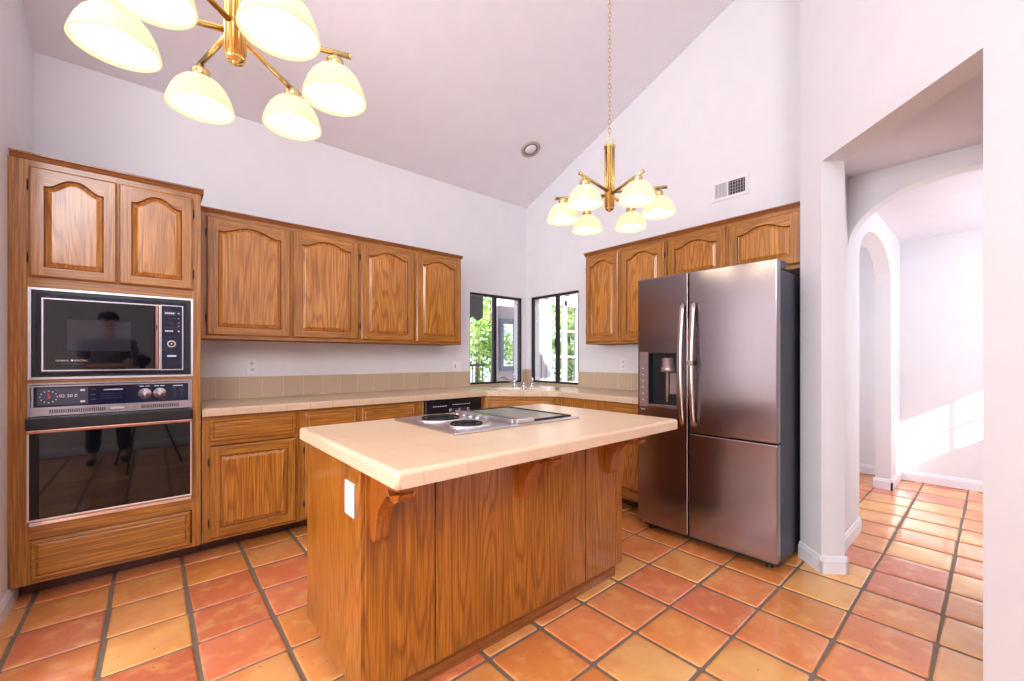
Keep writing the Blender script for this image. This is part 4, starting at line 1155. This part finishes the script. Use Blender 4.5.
def tree(label, x, y, h_, r_, seed, n=1500, cols=((190, 220, 120), (140, 190, 80), (225, 240, 170), (110, 160, 60))):
    t = thing('tree', label, 'tree', (x, y, -.08), 0, 'garden trees')
    rnd = random.Random(seed); m = MB()
    m.tube([(0, 0, 0), (.05, .02, h_ * .3), (-.03, .05, h_ * .6), (.02, 0, h_ * .85)], [.10, .08, .05, .02], 8); m.build('trunk', M['bark'], t)
    m = MB(); lay = m.bm.loops.layers.float_color.new('tint')
    cl = [(Vector((rnd.uniform(-.6, .6) * r_, rnd.uniform(-.6, .6) * r_, h_ * rnd.uniform(.22, .92))), r_ * rnd.uniform(.35, .6)) for _ in range(16)]
    for _ in range(n):
        c, rr_ = rnd.choice(cl); v = Vector((rnd.gauss(0, 1), rnd.gauss(0, 1), rnd.gauss(0, 1))).normalized() * rr_ * rnd.uniform(.55, 1.05)
        p = c + v; a = Vector((rnd.gauss(0, 1), rnd.gauss(0, 1), rnd.gauss(0, 1))).normalized(); b = a.cross(Vector((rnd.gauss(0, 1), rnd.gauss(0, 1), rnd.gauss(0, 1)))).normalized()
        L = rnd.uniform(.05, .11)
        f = m.quad([p - a * L, p + b * L * .45, p + a * L, p - b * L * .45]); cc_ = lin(*rnd.choice(cols))
        for l in f.loops: l[lay] = cc_
    o = m.build('foliage', M['leaf'], t)
for i, (x, y, h_, r_, lb) in enumerate(((4.75, 8.3, 3.6, .85, 'bright green garden tree just behind the patio railing'), (6.85, 8.7, 3.8, .9, 'leafy garden tree seen through the wing window across the patio'),
                                      (8.6, 11.8, 5.2, 1.3, 'tall pale green tree far back beyond the railing'), (9.3, 8.2, 4.0, .9, 'leafy tree close behind the french door glass'),
                                      (6.2, 12.0, 4.6, 1.0, 'tall light green tree between the nearer garden trees'), (11.3, 10.0, 5.0, 1.2, 'tall tree behind the french door, farthest right'))):
    tree(lb, x, y, h_, r_, 30 + i)

# ------------------------------------------------------------------ the photographer, seen mirrored in the microwave and oven glass
M['skin'] = plain('skin', lin(206, 150, 128), 0.5)
M['shirt'] = plain('grey_shirt', lin(124, 122, 138), 0.85)
M['cap'] = plain('black_cap', lin(18, 18, 24), 0.8)
M['trousers'] = plain('dark_trousers', lin(26, 26, 34), 0.85)
M['shoe'] = plain('dark_shoes', lin(20, 20, 22), 0.6)
def skin(name, verts, edges, radii, mat, parent, root=0, lv=2):
    me = bpy.data.meshes.new(name); me.from_pydata(verts, edges, []); me.materials.append(mat)
    o = bpy.data.objects.new(name, me); C.objects.link(o); o.parent = parent
    md = o.modifiers.new('skin', 'SKIN'); md.use_smooth_shade = True
    for i, r in enumerate(radii):
        me.skin_vertices[0].data[i].radius = r if isinstance(r, tuple) else (r, r)
    me.skin_vertices[0].data[root].use_root = True
    sb = o.modifiers.new('sub', 'SUBSURF'); sb.levels = lv; sb.render_levels = lv
    return o
def photographer():
    t = thing('person', 'person in black cap and grey shirt holding a camera, mirrored in the microwave', 'person', (-.38, -.63, 0))
    V, E_, Rr = [], [], []
    def add(p, r, frm=None):
        V.append(p); Rr.append(r)
        if frm is not None: E_.append((frm, len(V) - 1))
        return len(V) - 1
    pel = add((0, 0, .96), (.15, .11)); wa = add((0, 0, 1.10), (.135, .10), pel); chn = add((0, .01, 1.30), (.165, .115), wa)
    up = add((0, 0, 1.44), (.13, .09), chn); nk = add((0, .005, 1.53), .052, up); hd0 = add((0, .03, 1.60), (.062, .075), nk); hd1 = add((0, .03, 1.69), (.076, .092), hd0); hd2 = add((0, .02, 1.77), (.066, .08), hd1)
    add((0, .125, 1.665), .014, hd1)
    for sx in (-1, 1):
        hp = add((sx * .10, 0, .90), .085, pel); kn = add((sx * .125, .02, .50), .055, hp); an = add((sx * .14, -.01, .09), .036, kn); add((sx * .15, .13, .035), .034, an)
        sh = add((sx * .19, 0, 1.43), .058, up)
        el = add((sx * .235 if sx > 0 else -.22, .04, 1.16), .043, sh)
        wr = add((.20, .33, 1.20) if sx > 0 else (.12, .34, 1.17), .028, el)
        wp = V[wr]; d = Vector((.12, .10, .03)).normalized() if sx < 0 else Vector((.08, .12, .02)).normalized()
        palm = add(tuple(Vector(wp) + d * .06), (.038, .020), wr)
        side = Vector((0, 0, 1))
        for k in range(4):
            b0 = Vector(V[palm]) + d * .035 + side * (.027 - .018 * k); L = (.030, .034, .031, .024)[k]
            a = add(tuple(b0), .0095, palm); a = add(tuple(b0 + d * L + Vector((0, 0, -.004))), .0088, a); a = add(tuple(b0 + d * L * 1.6 + Vector((.014, -.012, -.010))), .008, a)
        a = add(tuple(Vector(wp) + d * .04 + Vector((0, -.012, .036))), .0105, palm); add(tuple(Vector(wp) + d * .078 + Vector((0, -.010, .048))), .009, a)
    body = skin('body', V, E_, Rr, M['skin'], t)
    for sx in (-1, 1):
        e = MB(); e.lathe([(.0001, 0), (.012, .002), (.014, .010), (.0001, .016)], (sx * .036, .112, 1.70), 10, ax=(0, 1, 0)); e.build('eye', M['outlet'], t)
        e = MB(); e.tube([(sx * .082, .03, 1.70), (sx * .094, .022, 1.685), (sx * .084, .03, 1.655)], [.008, .012, .007], 8); e.build('ear', M['skin'], t)
    e = MB(); e.tube([(-.022, .112, 1.628), (0, .120, 1.624), (.022, .112, 1.628)], .006, 8); e.build('mouth', M['shirt'], t)
    SV = [(0, 0, .93), (0, 0, 1.10), (0, .01, 1.30), (0, 0, 1.44), (-.19, 0, 1.43), (-.215, .03, 1.24), (.19, 0, 1.43), (.225, .03, 1.24), (0, 0, 1.50)]
    skin('shirt', SV, [(0, 1), (1, 2), (2, 3), (3, 4), (4, 5), (3, 6), (6, 7), (3, 8)], [(.17, .13), (.155, .12), (.185, .135), (.15, .11), .078, .066, .078, .066, .07], M['shirt'], t)
    TV = [(0, 0, .97), (-.10, 0, .89), (-.125, .02, .50), (-.14, -.01, .12), (.10, 0, .89), (.125, .02, .50), (.14, -.01, .12)]
    skin('trousers', TV, [(0, 1), (1, 2), (2, 3), (0, 4), (4, 5), (5, 6)], [(.165, .125), .105, .078, .068, .105, .078, .068], M['trousers'], t)
    for sx in (-1, 1):
        skin('shoe', [(sx * .14, -.05, .05), (sx * .145, .06, .045), (sx * .15, .17, .035)], [(0, 1), (1, 2)], [.045, .044, .034], M['shoe'], t)
    c = MB(); pr = [(.095, 1.715)] + [(.098 * math.cos(a * PI / 16), 1.735 + .085 * math.sin(a * PI / 16)) for a in range(0, 8)] + [(.0001, 1.821)]
    c.lathe(pr, (0, .02, 0), 24)
    P = [(.085 * math.cos(PI * k / 12), .10 + .095 * math.sin(PI * k / 12)) for k in range(13)]
    c.prism(P, 1.722, 1.730, 'z'); c.build('cap', M['cap'], t)
photographer()
def tripod():
    fx, fy = math.cos(YAW), math.sin(YAW)
    t = thing('tripod', 'black camera tripod standing on the tiles, mirrored in the oven door', 'tripod', (-.11 * fx, -.11 * fy, 0), YAW - PI / 2)
    m = MB(); m.cyl((0, 0, .62), (0, 0, 1.10), .013, 12); m.build('centre_column', M['black'], t)
    m = MB(); m.cyl((0, 0, 1.10), (0, 0, 1.165), .026, 16); m.box(-.035, .035, -.03, .03, 1.165, 1.180, .003); m.tube([(0, 0, 1.13), (.05, -.10, 1.10), (.07, -.2, 1.07)], .008, 8); m.build('head', M['black'], t)
    for k in range(3):
        a = -PI / 2 + k * 2 * PI / 3
        m = MB(); m.tube([(.03 * math.cos(a), .03 * math.sin(a), .96), (.20 * math.cos(a), .20 * math.sin(a), .48), (.36 * math.cos(a), .36 * math.sin(a), .02)], [.015, .013, .010], 10)
        lg = m.build('leg', M['black'], t)
        m = MB(); m.cyl((.363 * math.cos(a), .363 * math.sin(a), .001), (.358 * math.cos(a), .358 * math.sin(a), .03), .014, 10); m.build('rubber_foot', M['black'], lg)
    c = thing('photo_camera', 'black camera mounted on the tripod, mirrored in the microwave', 'camera', (-.11 * fx, -.11 * fy, 1.181), YAW - PI / 2)
    m = MB(); m.box(-.070, .070, -.045, .020, 0, .095, .010, 2); m.box(-.025, .025, -.035, .015, .095, .120, .008, 2); m.build('body', M['black'], c)
    m = MB(); m.lathe([(.036, 0), (.036, .03), (.033, .034), (.033, .058), (.028, .060), (.024, .050), (.0001, .046)], (0, .020, .052), 22, ax=(0, 1, 0)); m.build('lens', M['blackglass'], c)
tripod()
